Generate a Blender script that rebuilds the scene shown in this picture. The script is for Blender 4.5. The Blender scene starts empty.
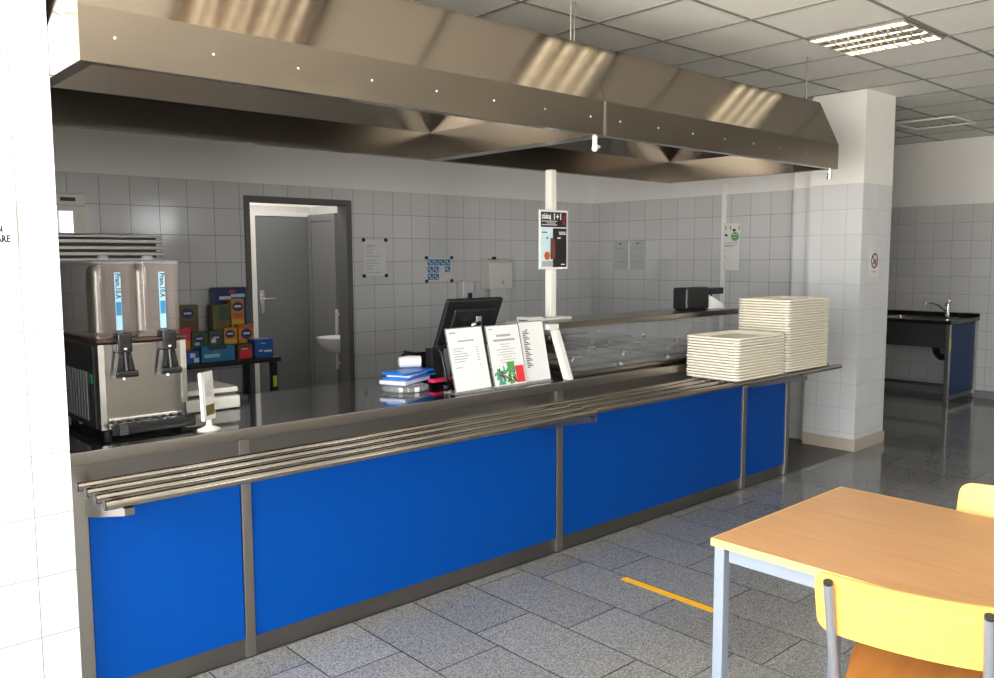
import bpy, bmesh, math, random
from mathutils import Vector, Matrix
random.seed(7)
S = bpy.context.scene
COL = S.collection
pi = math.pi

# ------------------------------------------------------------------ materials
def new_mat(name):
    m = bpy.data.materials.new(name); m.use_nodes = True
    nt = m.node_tree; b = nt.nodes['Principled BSDF']
    return m, nt, b
def srgb(r, g, b):
    f = lambda c: c/12.92 if c <= .04045 else ((c+.055)/1.055)**2.4
    return (f(r/255), f(g/255), f(b/255), 1)
def N(nt, t, **kw):
    n = nt.nodes.new(t)
    for k, v in kw.items(): setattr(n, k, v)
    return n
def flat(name, col, rough=.5, metal=0., noise=.06, scale=30., spec=.5, bump=0., **kw):
    """plain material whose colour and gloss wander a little with a noise"""
    m, nt, b = new_mat(name); L = nt.links
    tc = N(nt, 'ShaderNodeTexCoord'); nz = N(nt, 'ShaderNodeTexNoise')
    nz.inputs['Scale'].default_value = scale; nz.inputs['Detail'].default_value = 3
    L.new(tc.outputs['Object'], nz.inputs['Vector'])
    mx = N(nt, 'ShaderNodeMix', data_type='RGBA', blend_type='MULTIPLY')
    mx.inputs['Factor'].default_value = 1
    mx.inputs['A'].default_value = col
    rp = N(nt, 'ShaderNodeMapRange'); rp.inputs['To Min'].default_value = 1-noise; rp.inputs['To Max'].default_value = 1+noise
    L.new(nz.outputs['Fac'], rp.inputs['Value'])
    cb = N(nt, 'ShaderNodeCombineColor')
    for i in range(3): L.new(rp.outputs['Result'], cb.inputs[i])
    L.new(cb.outputs[0], mx.inputs['B']); L.new(mx.outputs['Result'], b.inputs['Base Color'])
    b.inputs['Roughness'].default_value = rough; b.inputs['Metallic'].default_value = metal
    b.inputs['Specular IOR Level'].default_value = spec
    if bump:
        bp = N(nt, 'ShaderNodeBump'); bp.inputs['Strength'].default_value = bump; bp.inputs['Distance'].default_value = .002
        L.new(nz.outputs['Fac'], bp.inputs['Height']); L.new(bp.outputs['Normal'], b.inputs['Normal'])
    for k, v in kw.items(): b.inputs[k].default_value = v
    return m
def steel(name, col, rough=.28, stretch=(1., 1., 60.), vary=.12, bump=.03):
    m, nt, b = new_mat(name); L = nt.links
    tc = N(nt, 'ShaderNodeTexCoord'); mp = N(nt, 'ShaderNodeMapping'); mp.inputs['Scale'].default_value = stretch
    nz = N(nt, 'ShaderNodeTexNoise'); nz.inputs['Scale'].default_value = 6; nz.inputs['Detail'].default_value = 5
    L.new(tc.outputs['Object'], mp.inputs['Vector']); L.new(mp.outputs[0], nz.inputs['Vector'])
    rp = N(nt, 'ShaderNodeMapRange'); rp.inputs['To Min'].default_value = rough-vary/2; rp.inputs['To Max'].default_value = rough+vary/2
    L.new(nz.outputs['Fac'], rp.inputs['Value']); L.new(rp.outputs['Result'], b.inputs['Roughness'])
    b.inputs['Base Color'].default_value = col; b.inputs['Metallic'].default_value = 1
    bp = N(nt, 'ShaderNodeBump'); bp.inputs['Strength'].default_value = bump; bp.inputs['Distance'].default_value = .001
    L.new(nz.outputs['Fac'], bp.inputs['Height']); L.new(bp.outputs['Normal'], b.inputs['Normal'])
    return m
def tile_mat(name, tile, grout, paint, top=2.18, ux=0., uy=0., mortar=.0019):
    """square glazed wall tiles up to `top`, emulsion paint above; grid follows the world axes of each face"""
    m, nt, b = new_mat(name); L = nt.links
    ge = N(nt, 'ShaderNodeNewGeometry'); sp = N(nt, 'ShaderNodeSeparateXYZ'); sn = N(nt, 'ShaderNodeSeparateXYZ')
    L.new(ge.outputs['Position'], sp.inputs[0]); L.new(ge.outputs['True Normal'], sn.inputs[0])
    ab = N(nt, 'ShaderNodeMath', operation='ABSOLUTE'); L.new(sn.outputs['X'], ab.inputs[0])
    gt = N(nt, 'ShaderNodeMath', operation='GREATER_THAN'); L.new(ab.outputs[0], gt.inputs[0]); gt.inputs[1].default_value = .5
    ax = N(nt, 'ShaderNodeMath', operation='SUBTRACT'); L.new(sp.outputs['X'], ax.inputs[0]); ax.inputs[1].default_value = ux
    ay = N(nt, 'ShaderNodeMath', operation='SUBTRACT'); L.new(sp.outputs['Y'], ay.inputs[0]); ay.inputs[1].default_value = uy
    mx = N(nt, 'ShaderNodeMix', data_type='FLOAT'); L.new(gt.outputs[0], mx.inputs['Factor'])
    L.new(ax.outputs[0], mx.inputs['A']); L.new(ay.outputs[0], mx.inputs['B'])
    az = N(nt, 'ShaderNodeMath', operation='SUBTRACT'); L.new(sp.outputs['Z'], az.inputs[0]); az.inputs[1].default_value = top-.2035*20
    cb = N(nt, 'ShaderNodeCombineXYZ'); L.new(mx.outputs[0], cb.inputs[0]); L.new(az.outputs[0], cb.inputs[1])
    br = N(nt, 'ShaderNodeTexBrick'); br.offset = 0; br.squash = 1
    br.inputs['Scale'].default_value = 1; br.inputs['Brick Width'].default_value = .2035; br.inputs['Row Height'].default_value = .2035
    br.inputs['Mortar Size'].default_value = mortar; br.inputs['Mortar Smooth'].default_value = .3; br.inputs['Bias'].default_value = 0
    br.inputs['Color1'].default_value = tile; br.inputs['Color2'].default_value = tuple(c*.93 for c in tile[:3])+(1,); br.inputs['Mortar'].default_value = grout
    L.new(cb.outputs[0], br.inputs['Vector'])
    up = N(nt, 'ShaderNodeMath', operation='GREATER_THAN'); L.new(sp.outputs['Z'], up.inputs[0]); up.inputs[1].default_value = top
    cm = N(nt, 'ShaderNodeMix', data_type='RGBA'); L.new(up.outputs[0], cm.inputs['Factor'])
    L.new(br.outputs['Color'], cm.inputs['A']); cm.inputs['B'].default_value = paint
    L.new(cm.outputs['Result'], b.inputs['Base Color'])
    r1 = N(nt, 'ShaderNodeMath', operation='MAXIMUM'); L.new(up.outputs[0], r1.inputs[0]); L.new(br.outputs['Fac'], r1.inputs[1])
    rr = N(nt, 'ShaderNodeMapRange'); rr.inputs['To Min'].default_value = .13; rr.inputs['To Max'].default_value = .8
    L.new(r1.outputs[0], rr.inputs['Value']); L.new(rr.outputs['Result'], b.inputs['Roughness'])
    nz = N(nt, 'ShaderNodeTexNoise'); nz.inputs['Scale'].default_value = 5; L.new(ge.outputs['Position'], nz.inputs['Vector'])
    inv = N(nt, 'ShaderNodeMath', operation='MULTIPLY_ADD'); L.new(br.outputs['Fac'], inv.inputs[0]); inv.inputs[1].default_value = -1
    L.new(nz.outputs['Fac'], inv.inputs[2])
    bp = N(nt, 'ShaderNodeBump'); bp.inputs['Strength'].default_value = .25; bp.inputs['Distance'].default_value = .002
    L.new(inv.outputs[0], bp.inputs['Height']); L.new(bp.outputs['Normal'], b.inputs['Normal'])
    return m
def granite_floor(name):
    m, nt, b = new_mat(name); L = nt.links
    ge = N(nt, 'ShaderNodeNewGeometry'); sp = N(nt, 'ShaderNodeSeparateXYZ'); L.new(ge.outputs['Position'], sp.inputs[0])
    def M(op, a, v=None, c=None):
        n = N(nt, 'ShaderNodeMath', operation=op)
        for i, q in enumerate((a, v, c)):
            if q is None: continue
            if isinstance(q, (int, float)): n.inputs[i].default_value = q
            else: L.new(q, n.inputs[i])
        return n.outputs[0]
    u = M('DIVIDE', M('SUBTRACT', sp.outputs['X'], 1.563), .3255)
    ci = M('FLOOR', u); fu = M('FRACT', u)
    k = M('FLOORED_MODULO', ci, 5.)
    ramp = N(nt, 'ShaderNodeValToRGB'); ramp.color_ramp.interpolation = 'CONSTANT'
    offs = [.25, .02, .168, .55, .423]
    for i in range(5):
        e = ramp.color_ramp.elements[i] if i < 2 else ramp.color_ramp.elements.new(.9)
        e.position = i/5
    for i, e in enumerate(ramp.color_ramp.elements): e.color = (offs[i],)*3+(1,)
    L.new(M('DIVIDE', M('ADD', k, .5), 5.), ramp.inputs[0])
    v = M('DIVIDE', M('SUBTRACT', sp.outputs['Y'], ramp.outputs['Color']), .61)
    fv = M('FRACT', v); cv = M('FLOOR', v)
    eu = M('MULTIPLY', M('MINIMUM', fu, M('SUBTRACT', 1., fu)), .3255)
    ev = M('MULTIPLY', M('MINIMUM', fv, M('SUBTRACT', 1., fv)), .61)
    joint = M('LESS_THAN', M('MINIMUM', eu, ev), .0026)
    # granite speckle
    v1 = N(nt, 'ShaderNodeTexVoronoi'); v1.inputs['Scale'].default_value = 260; L.new(ge.outputs['Position'], v1.inputs['Vector'])
    n1 = N(nt, 'ShaderNodeTexNoise'); n1.inputs['Scale'].default_value = 120; n1.inputs['Detail'].default_value = 4; L.new(ge.outputs['Position'], n1.inputs['Vector'])
    sc = N(nt, 'ShaderNodeSeparateColor'); L.new(v1.outputs['Color'], sc.inputs[0])
    mixv = M('MULTIPLY_ADD', sc.outputs[0], .55, M('MULTIPLY', n1.outputs['Fac'], .5))
    cr = N(nt, 'ShaderNodeValToRGB')
    cr.color_ramp.elements[0].position = .18; cr.color_ramp.elements[0].color = (.05, .05, .051, 1)
    cr.color_ramp.elements[1].position = .85; cr.color_ramp.elements[1].color = (.33, .328, .322, 1)
    e = cr.color_ramp.elements.new(.45); e.color = (.165, .165, .163, 1)
    L.new(mixv, cr.inputs[0])
    wn = N(nt, 'ShaderNodeTexWhiteNoise', noise_dimensions='2D'); cb = N(nt, 'ShaderNodeCombineXYZ')
    L.new(ci, cb.inputs[0]); L.new(cv, cb.inputs[1]); L.new(cb.outputs[0], wn.inputs['Vector'])
    tone = M('MULTIPLY_ADD', wn.outputs['Value'], .25, .88)
    cc = N(nt, 'ShaderNodeCombineColor'); [L.new(tone, cc.inputs[i]) for i in range(3)]
    mm = N(nt, 'ShaderNodeMix', data_type='RGBA', blend_type='MULTIPLY'); mm.inputs['Factor'].default_value = 1
    L.new(cr.outputs['Color'], mm.inputs['A']); L.new(cc.outputs[0], mm.inputs['B'])
    fj = N(nt, 'ShaderNodeMix', data_type='RGBA'); L.new(joint, fj.inputs['Factor']); L.new(mm.outputs['Result'], fj.inputs['A'])
    fj.inputs['B'].default_value = (.02, .02, .02, 1)
    L.new(fj.outputs['Result'], b.inputs['Base Color'])
    L.new(M('MULTIPLY_ADD', n1.outputs['Fac'], .06, .05), b.inputs['Roughness'])
    b.inputs['Specular IOR Level'].default_value = .5
    return m
def wood(name, c1, c2, rough=.38, axis=0):
    m, nt, b = new_mat(name); L = nt.links
    tc = N(nt, 'ShaderNodeTexCoord'); mp = N(nt, 'ShaderNodeMapping')
    sc = [14., 14., 14.]; sc[axis] = 1.2; mp.inputs['Scale'].default_value = sc
    nz = N(nt, 'ShaderNodeTexNoise'); nz.inputs['Scale'].default_value = 3; nz.inputs['Detail'].default_value = 6; nz.inputs['Distortion'].default_value = .6
    L.new(tc.outputs['Object'], mp.inputs[0]); L.new(mp.outputs[0], nz.inputs['Vector'])
    cr = N(nt, 'ShaderNodeValToRGB'); cr.color_ramp.elements[0].position = .3; cr.color_ramp.elements[1].position = .7
    cr.color_ramp.elements[0].color = c1; cr.color_ramp.elements[1].color = c2
    L.new(nz.outputs['Fac'], cr.inputs[0]); L.new(cr.outputs[0], b.inputs['Base Color'])
    b.inputs['Roughness'].default_value = rough
    return m
def glassy(name, col, alpha, rough=.05):
    """thin clear sheet: mostly see-through, with a glossy coat"""
    m, nt, b = new_mat(name); L = nt.links
    b.inputs['Base Color'].default_value = col; b.inputs['Roughness'].default_value = rough
    nz = N(nt, 'ShaderNodeTexNoise'); nz.inputs['Scale'].default_value = 9
    mr = N(nt, 'ShaderNodeMapRange'); mr.inputs['To Min'].default_value = alpha*.9; mr.inputs['To Max'].default_value = alpha*1.1
    tc = N(nt, 'ShaderNodeTexCoord'); L.new(tc.outputs['Object'], nz.inputs['Vector'])
    L.new(nz.outputs['Fac'], mr.inputs['Value'])
    tr = N(nt, 'ShaderNodeBsdfTransparent'); ms = N(nt, 'ShaderNodeMixShader')
    lw = N(nt, 'ShaderNodeLayerWeight'); pw = N(nt, 'ShaderNodeMath', operation='POWER'); L.new(lw.outputs['Facing'], pw.inputs[0]); pw.inputs[1].default_value = 4.
    fr = N(nt, 'ShaderNodeMath', operation='MULTIPLY_ADD'); L.new(pw.outputs[0], fr.inputs[0]); fr.inputs[1].default_value = .6; fr.inputs[2].default_value = .04
    ad = N(nt, 'ShaderNodeMath', operation='ADD', use_clamp=True); L.new(mr.outputs[0], ad.inputs[0]); L.new(fr.outputs[0], ad.inputs[1])
    gl = N(nt, 'ShaderNodeBsdfGlossy'); gl.inputs['Roughness'].default_value = rough
    m2 = N(nt, 'ShaderNodeMixShader'); L.new(fr.outputs[0], m2.inputs[0]); L.new(b.outputs[0], m2.inputs[1]); L.new(gl.outputs[0], m2.inputs[2])
    L.new(ad.outputs[0], ms.inputs[0]); L.new(tr.outputs[0], ms.inputs[1]); L.new(m2.outputs[0], ms.inputs[2])
    L.new(ms.outputs[0], nt.nodes['Material Output'].inputs['Surface'])
    return m
def emit(name, col, s):
    m, nt, b = new_mat(name)
    b.inputs['Base Color'].default_value = (.8, .8, .8, 1)
    b.inputs['Emission Color'].default_value = col; b.inputs['Emission Strength'].default_value = s
    return m

M = {}
M['tile'] = tile_mat('wall_tiles', srgb(196, 196, 196), srgb(120, 118, 116), srgb(226, 224, 220), ux=.0, uy=.0)
M['tile_back'] = tile_mat('back_wall_tiles', srgb(198, 198, 199), srgb(98, 96, 94), srgb(222, 221, 220), ux=.023, uy=.138)
M['tile_pillar'] = tile_mat('pillar_tiles', srgb(212, 213, 214), srgb(168, 167, 166), srgb(232, 230, 226), ux=.05, uy=.133)
M['tile_white'] = tile_mat('white_pillar_tiles', srgb(238, 238, 236), srgb(132, 124, 118), srgb(244, 243, 240), top=3.4, ux=.043, uy=0, mortar=.0028)
M['tile_plain'] = tile_mat('vestibule_tiles', srgb(205, 205, 205), srgb(150, 150, 148), srgb(240, 238, 234), top=2.1)
M['floor'] = granite_floor('granite_floor')
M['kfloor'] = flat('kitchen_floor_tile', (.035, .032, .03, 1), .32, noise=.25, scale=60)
M['paint'] = flat('white_paint', srgb(232, 230, 225), .7, noise=.02, scale=3)
M['ceil'] = flat('mineral_ceiling_tile', srgb(238, 236, 228), .85, noise=.05, scale=60, bump=.15)
M['tbar'] = flat('ceiling_grid_metal', srgb(128, 126, 120), .5, noise=.03)
M['skirt'] = flat('stone_skirting', srgb(176, 166, 152), .4, noise=.15, scale=80)
M['hood'] = steel('hood_steel', (.26, .222, .18, 1), .15, (1, 1, 50), .06, .10)
M['hood_in'] = steel('hood_inner_steel', (.36, .325, .28, 1), .20, (1, 1, 30), .06)
M['steel'] = steel('brushed_steel', (.27, .248, .22, 1), .28, (1, 12, 12), .03, 0)
M['steel_v'] = steel('brushed_steel_upright', (.36, .34, .31, 1), .30, (40, 40, 1), .12)
M['steel_mid'] = steel('satin_steel', (.26, .245, .225, 1), .30, (20, 20, 1), .06, .01)
M['steel_dark'] = steel('dull_dark_steel', (.20, .187, .172, 1), .38, (1, 12, 12), .03, 0)
M['chrome'] = steel('chrome', (.8, .79, .77, 1), .12, (8, 8, 8), .05, 0)
M['rail'] = steel('rail_steel', (.40, .365, .32, 1), .15, (1, 12, 12), .03, 0)
M['blue'] = flat('blue_laminate', (.0, .047, .26, 1), .36, noise=.03, scale=4, spec=.12)
M['blue_dark'] = flat('navy_laminate', (.006, .035, .12, 1), .5, noise=.04, spec=.2)
M['top'] = flat('polished_black_stone', (.012, .011, .011, 1), .07, noise=.3, scale=200, spec=.9)
M['black'] = flat('black_plastic', (.010, .010, .011, 1), .4, noise=.1)
M['black_gloss'] = flat('glossy_black_plastic', (.008, .008, .009, 1), .16, noise=.1)
M['dark'] = flat('dark_grey_plastic', (.03, .03, .033, 1), .45, noise=.1)
M['grey'] = flat('grey_plastic', (.2, .2, .21, 1), .45, noise=.05)
M['white'] = flat('white_plastic', srgb(208, 205, 198), .35, noise=.02)
M['tray'] = flat('cream_tray_plastic', srgb(226, 217, 198), .4, noise=.03, scale=15)
M['paper'] = flat('white_paper', srgb(214, 214, 212), .7, noise=.02)
M['paper_dim'] = flat('grey_paper', srgb(200, 200, 198), .7, noise=.03)
M['ink'] = flat('dark_print', srgb(50, 50, 52), .6, noise=.1)
M['ink_grey'] = flat('grey_print', srgb(150, 150, 150), .6, noise=.1)
M['red'] = flat('red_print', srgb(200, 40, 50), .5)
M['red_dark'] = flat('dark_red_print', srgb(110, 28, 40), .5)
M['green'] = flat('green_print', srgb(70, 140, 70), .5, noise=.35, scale=90)
M['green_dark'] = flat('dark_green_wrap', srgb(41, 67, 32), .4, noise=.3, scale=60)
M['teal'] = flat('teal_print', srgb(60, 140, 120), .5, noise=.4, scale=120)
M['orange'] = flat('orange_wrap', srgb(180, 120, 32), .4, noise=.15, scale=40)
M['orange_red'] = flat('orange_red_print', srgb(172, 80, 32), .4, noise=.15, scale=40)
M['yellow'] = flat('yellow_wrap', srgb(188, 156, 40), .4, noise=.1, scale=40)
M['yellow_tape'] = flat('yellow_floor_tape', srgb(236, 176, 30), .5, noise=.06, scale=40)
M['navy'] = flat('navy_wrap', srgb(19, 32, 88), .4, noise=.15, scale=40)
M['pale_blue'] = flat('pale_blue_print', srgb(186, 208, 214), .5, noise=.1, scale=20)
M['dark_brown'] = flat('dark_brown_plastic', srgb(66, 42, 34), .4)
M['cyan'] = flat('cyan_card', srgb(22, 112, 152), .45, noise=.12, scale=30)
M['royal'] = flat('royal_blue_card', srgb(16, 76, 152), .4, noise=.1, scale=30)
M['skyblue'] = flat('sky_blue_card', srgb(150, 190, 215), .4, noise=.1, scale=20)
M['folder'] = flat('blue_folder_plastic', srgb(20, 105, 200), .28, noise=.12, scale=18)
M['lavender'] = flat('pale_blue_paper', srgb(205, 210, 235), .4, noise=.04)
M['pink'] = flat('pink_plastic', srgb(215, 40, 90), .4, noise=.1)
M['picto'] = flat('blue_pictogram_print', srgb(30, 110, 160), .5, noise=.2, scale=160)
M['olive'] = flat('olive_wrap', srgb(88, 80, 41), .45, noise=.25, scale=60)
M['brown'] = flat('brown_wrap', srgb(96, 56, 32), .45, noise=.2, scale=60)
M['beech'] = wood('beech_laminate', srgb(172, 128, 86), srgb(184, 140, 96), .33, 1)
M['edge'] = wood('beech_edge_strip', srgb(220, 172, 100), srgb(230, 184, 112), .4, 1)
M['ply'] = wood('beech_plywood_back', srgb(222, 168, 82), srgb(230, 178, 92), .36, 1)
M['seatply_shaded'] = wood('beech_plywood_seat_shaded', srgb(186, 118, 52), srgb(204, 136, 66), .32, 0)  # seat's shade painted in: darker copy of the backrest plywood
M['frame'] = flat('pale_grey_metal_paint', srgb(124, 132, 144), .35, noise=.03, metal=.0)
M['tube'] = flat('silver_tube_paint', srgb(138, 140, 146), .3, noise=.04, metal=.4)
M['door'] = flat('grey_door_paint', srgb(116, 118, 120), .45, noise=.03, scale=4)
M['doorframe'] = flat('dark_grey_door_frame', srgb(88, 88, 88), .45, noise=.03)
M['doorframe2'] = flat('grey_door_frame', srgb(120, 121, 122), .45, noise=.03)
M['ceramic'] = flat('white_ceramic', srgb(240, 240, 240), .12, noise=.01)
M['tank'] = glassy('smoky_tank_plastic', (.34, .28, .255, 1), .30, .10)
M['clear'] = glassy('clear_plastic', (.75, .75, .76, 1), .20, .08)
M['glass'] = glassy('display_glass', (.5, .52, .54, 1), .07, .02)
M['film'] = glassy('plastic_sleeve', (.86, .87, .88, 1), .5, .12)
M['oven_glass'] = flat('oven_door_glass', (.02, .022, .03, 1), .04, noise=.1, spec=1.)
M['tubelamp'] = emit('lamp_tube', (1, .93, .70, 1), 3.6)
M['louvre'] = steel('lamp_louvre_aluminium', (.82, .79, .75, 1), .2, (4, 4, 4), .08, 0)
M['green_led'] = flat('green_switch', srgb(40, 150, 90), .3)
M['lime'] = flat('lime_label', srgb(190, 205, 60), .4)
M['rubber'] = flat('black_rubber', (.012, .012, .012, 1), .6)

# ------------------------------------------------------------------ mesh builder
class MB:
    def __init__(s): s.bm = bmesh.new()
    def _merge(s, t, mtx=None):
        if mtx is not None: bmesh.ops.transform(t, matrix=mtx, verts=t.verts)
        me = bpy.data.meshes.new('t'); t.to_mesh(me); t.free(); s.bm.from_mesh(me); bpy.data.meshes.remove(me); return s
    def box(s, x0, x1, y0, y1, z0, z1, bev=0., seg=2, mtx=None):
        t = bmesh.new(); bmesh.ops.create_cube(t, size=1)
        for v in t.verts: v.co = ((x0+x1)/2+v.co.x*(x1-x0), (y0+y1)/2+v.co.y*(y1-y0), (z0+z1)/2+v.co.z*(z1-z0))
        if bev: bmesh.ops.bevel(t, geom=list(t.edges), offset=bev, segments=seg, profile=.5, affect='EDGES')
        return s._merge(t, mtx)
    def cyl(s, p0, p1, r, seg=16, r2=None):
        p0, p1 = Vector(p0), Vector(p1); d = p1-p0; t = bmesh.new()
        bmesh.ops.create_cone(t, cap_ends=True, segments=seg, radius1=r, radius2=r if r2 is None else r2, depth=d.length)
        q = Vector((0, 0, 1)).rotation_difference(d.normalized()).to_matrix().to_4x4()
        return s._merge(t, Matrix.Translation((p0+p1)/2) @ q)
    def sphere(s, c, r, sc=(1, 1, 1), seg=16):
        t = bmesh.new(); bmesh.ops.create_uvsphere(t, u_segments=seg, v_segments=seg//2, radius=r)
        return s._merge(t, Matrix.Translation(c) @ Matrix.Diagonal((*sc, 1)))
    def tube(s, pts, r, seg=12, rs=None):
        pts = [Vector(p) for p in pts]; n = len(pts); t = bmesh.new(); rings = []
        tg = [(pts[min(i+1, n-1)]-pts[max(i-1, 0)]).normalized() for i in range(n)]
        a = Vector((0, 0, 1)) if abs(tg[0].z) < .9 else Vector((1, 0, 0))
        u = tg[0].cross(a).normalized()
        for i in range(n):
            u = (u-tg[i]*u.dot(tg[i])).normalized(); w = tg[i].cross(u)
            rr = rs[i] if rs else r
            rings.append([t.verts.new(pts[i]+rr*(math.cos(2*pi*k/seg)*u+math.sin(2*pi*k/seg)*w)) for k in range(seg)])
        for i in range(n-1):
            for k in range(seg): t.faces.new((rings[i][k], rings[i][(k+1) % seg], rings[i+1][(k+1) % seg], rings[i+1][k]))
        t.faces.new(rings[0][::-1]); t.faces.new(rings[-1])
        bmesh.ops.recalc_face_normals(t, faces=t.faces)
        return s._merge(t)
    def lathe(s, prof, c=(0, 0, 0), seg=24, sc=(1, 1, 1)):
        t = bmesh.new(); rings = []
        for r, z in prof:
            if r < 1e-6: rings.append([t.verts.new((c[0], c[1], c[2]+z))])
            else: rings.append([t.verts.new((c[0]+sc[0]*r*math.cos(2*pi*k/seg), c[1]+sc[1]*r*math.sin(2*pi*k/seg), c[2]+z)) for k in range(seg)])
        for a, b in zip(rings, rings[1:]):
            for k in range(seg):
                if len(a) == 1 and len(b) == 1: break
                if len(a) == 1: t.faces.new((a[0], b[k], b[(k+1) % seg]))
                elif len(b) == 1: t.faces.new((a[k], a[(k+1) % seg], b[0]))
                else: t.faces.new((a[k], a[(k+1) % seg], b[(k+1) % seg], b[k]))
        for rg, last in ((rings[0], 0), (rings[-1], 1)):
            if len(rg) > 2: t.faces.new(rg)
        bmesh.ops.recalc_face_normals(t, faces=t.faces)
        return s._merge(t)
    def prism(s, poly, axis, a0, a1, bev=0.):
        """polygon given in the two other axes (x: y,z  y: x,z  z: x,y) extruded along axis"""
        t = bmesh.new()
        def P(p, a): return {'x': (a, p[0], p[1]), 'y': (p[0], a, p[1]), 'z': (p[0], p[1], a)}[axis]
        A = [t.verts.new(P(p, a0)) for p in poly]; B = [t.verts.new(P(p, a1)) for p in poly]
        t.faces.new(A); t.faces.new(B[::-1]); n = len(poly)
        for i in range(n): t.faces.new((A[i], B[i], B[(i+1) % n], A[(i+1) % n]))
        bmesh.ops.recalc_face_normals(t, faces=t.faces)
        if bev: bmesh.ops.bevel(t, geom=list(t.edges), offset=bev, segments=2, profile=.5, affect='EDGES')
        return s._merge(t)
    def slab(s, quad, nrm, th):
        """four corners, given a thickness along nrm"""
        t = bmesh.new(); nrm = Vector(nrm).normalized()*th
        A = [t.verts.new(Vector(q)) for q in quad]; B = [t.verts.new(Vector(q)+nrm) for q in quad]
        t.faces.new(A); t.faces.new(B[::-1]); n = len(quad)
        for i in range(n): t.faces.new((A[i], B[i], B[(i+1) % n], A[(i+1) % n]))
        bmesh.ops.recalc_face_normals(t, faces=t.faces)
        return s._merge(t)
    def loft(s, loops, cap0=True, cap1=True):
        t = bmesh.new(); R = [[t.verts.new(p) for p in l] for l in loops]; n = len(R[0])
        for a, b in zip(R, R[1:]):
            for k in range(n): t.faces.new((a[k], a[(k+1) % n], b[(k+1) % n], b[k]))
        if cap0: t.faces.new(R[0][::-1])
        if cap1: t.faces.new(R[-1])
        bmesh.ops.recalc_face_normals(t, faces=t.faces)
        return s._merge(t)
    def text(s, txt, o, right, up, size, th=.0006, sx=1., bold=0.):
        cu = bpy.data.curves.new('t', 'FONT'); cu.body = txt; cu.size = size; cu.extrude = th; cu.resolution_u = 2; cu.offset = bold
        ob = bpy.data.objects.new('t', cu); COL.objects.link(ob)
        dg = bpy.context.evaluated_depsgraph_get(); me = bpy.data.meshes.new_from_object(ob.evaluated_get(dg))
        bpy.data.objects.remove(ob)
        r = Vector(right).normalized(); u = Vector(up).normalized(); n = r.cross(u)
        m = Matrix.Translation(o) @ Matrix(((r.x*sx, u.x, n.x, 0), (r.y*sx, u.y, n.y, 0), (r.z*sx, u.z, n.z, 0), (0, 0, 0, 1)))
        me.transform(m); s.bm.from_mesh(me); bpy.data.meshes.remove(me); return s

ROOT = {}
def mesh_obj(name, mb, mat, off=(0, 0, 0), smooth=True):
    me = bpy.data.meshes.new(name)
    bmesh.ops.translate(mb.bm, vec=-Vector(off), verts=mb.bm.verts)
    mb.bm.to_mesh(me); mb.bm.free()
    if smooth:
        for p in me.polygons: p.use_smooth = True
        me.set_sharp_from_angle(angle=math.radians(35))
    me.materials.append(M[mat])
    o = bpy.data.objects.new(name, me); COL.objects.link(o)
    if smooth and len(me.polygons) > 6:
        w = o.modifiers.new('even_shading', 'WEIGHTED_NORMAL'); w.keep_sharp = True
    return o
def thing(name, label, cat, loc=(0, 0, 0), rz=0., group=None):
    o = bpy.data.objects.new(name, None); COL.objects.link(o); o.empty_display_size = .1
    o.location = loc; o.rotation_euler = (0, 0, rz); o['label'] = label; o['category'] = cat
    if group: o['group'] = group
    ROOT[o.name] = Vector(loc); return o
def part(name, mb, mat, parent, label=None, local=False, stuff=False, smooth=True):
    off = (0, 0, 0) if local else ROOT[parent.name]
    o = mesh_obj(name, mb, mat, off, smooth); o.parent = parent; ROOT[o.name] = ROOT[parent.name]
    if label: o['label'] = label
    if stuff: o['kind'] = 'stuff'
    return o
def single(name, mb, mat, label, cat, group=None):
    vs = [v.co for v in mb.bm.verts]
    c = Vector(((min(v.x for v in vs)+max(v.x for v in vs))/2, (min(v.y for v in vs)+max(v.y for v in vs))/2, min(v.z for v in vs)))
    o = mesh_obj(name, mb, mat, c); o.location = c; o['label'] = label; o['category'] = cat
    if group: o['group'] = group
    ROOT[o.name] = c
    return o
def struct(name, mb, mat, parent=None):
    o = mesh_obj(name, mb, mat)
    if parent: o.parent = parent
    else: o['kind'] = 'structure'
    ROOT[o.name] = Vector((0, 0, 0))
    return o
def copy_tree(o, parent=None):
    c = o.copy(); COL.objects.link(c); c.parent = parent
    for ch in list(o.children): copy_tree(ch, c)
    return c
X_, Y_, Z_ = (1, 0, 0), (0, 1, 0), (0, 0, 1)

# ------------------------------------------------------------------ the setting
CZ = 2.915            # ceiling height
XL, XR, YB, YK = -1.35, 10.3, -3.4, 6.15
struct('floor', MB().box(XL-.2, XR+.2, YB-.2, 3.056, -.1, 0).box(5.62, XR+.2, 3.056, 3.06, -.1, 0).box(6.93, XR+.2, 3.06, YK+.2, -.1, 0), 'floor')
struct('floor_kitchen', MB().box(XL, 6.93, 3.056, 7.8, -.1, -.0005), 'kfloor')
struct('ceiling', MB().box(XL-.2, XR+.2, YB-.2, 8.0, CZ, CZ+.1), 'ceil')
g = MB()
for k in range(-12, 12):
    x = 4.872+.597*k
    if XL < x < XR: g.box(x-.009, x+.009, YB, YK, CZ-.006, CZ-.0005)
for k in range(-10, 8):
    y = 2.025+.602*k
    if YB < y < YK: g.box(XL, XR, y-.009, y+.009, CZ-.0055, CZ-.0005)
struct('ceiling_trim', g, 'tbar')
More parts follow.
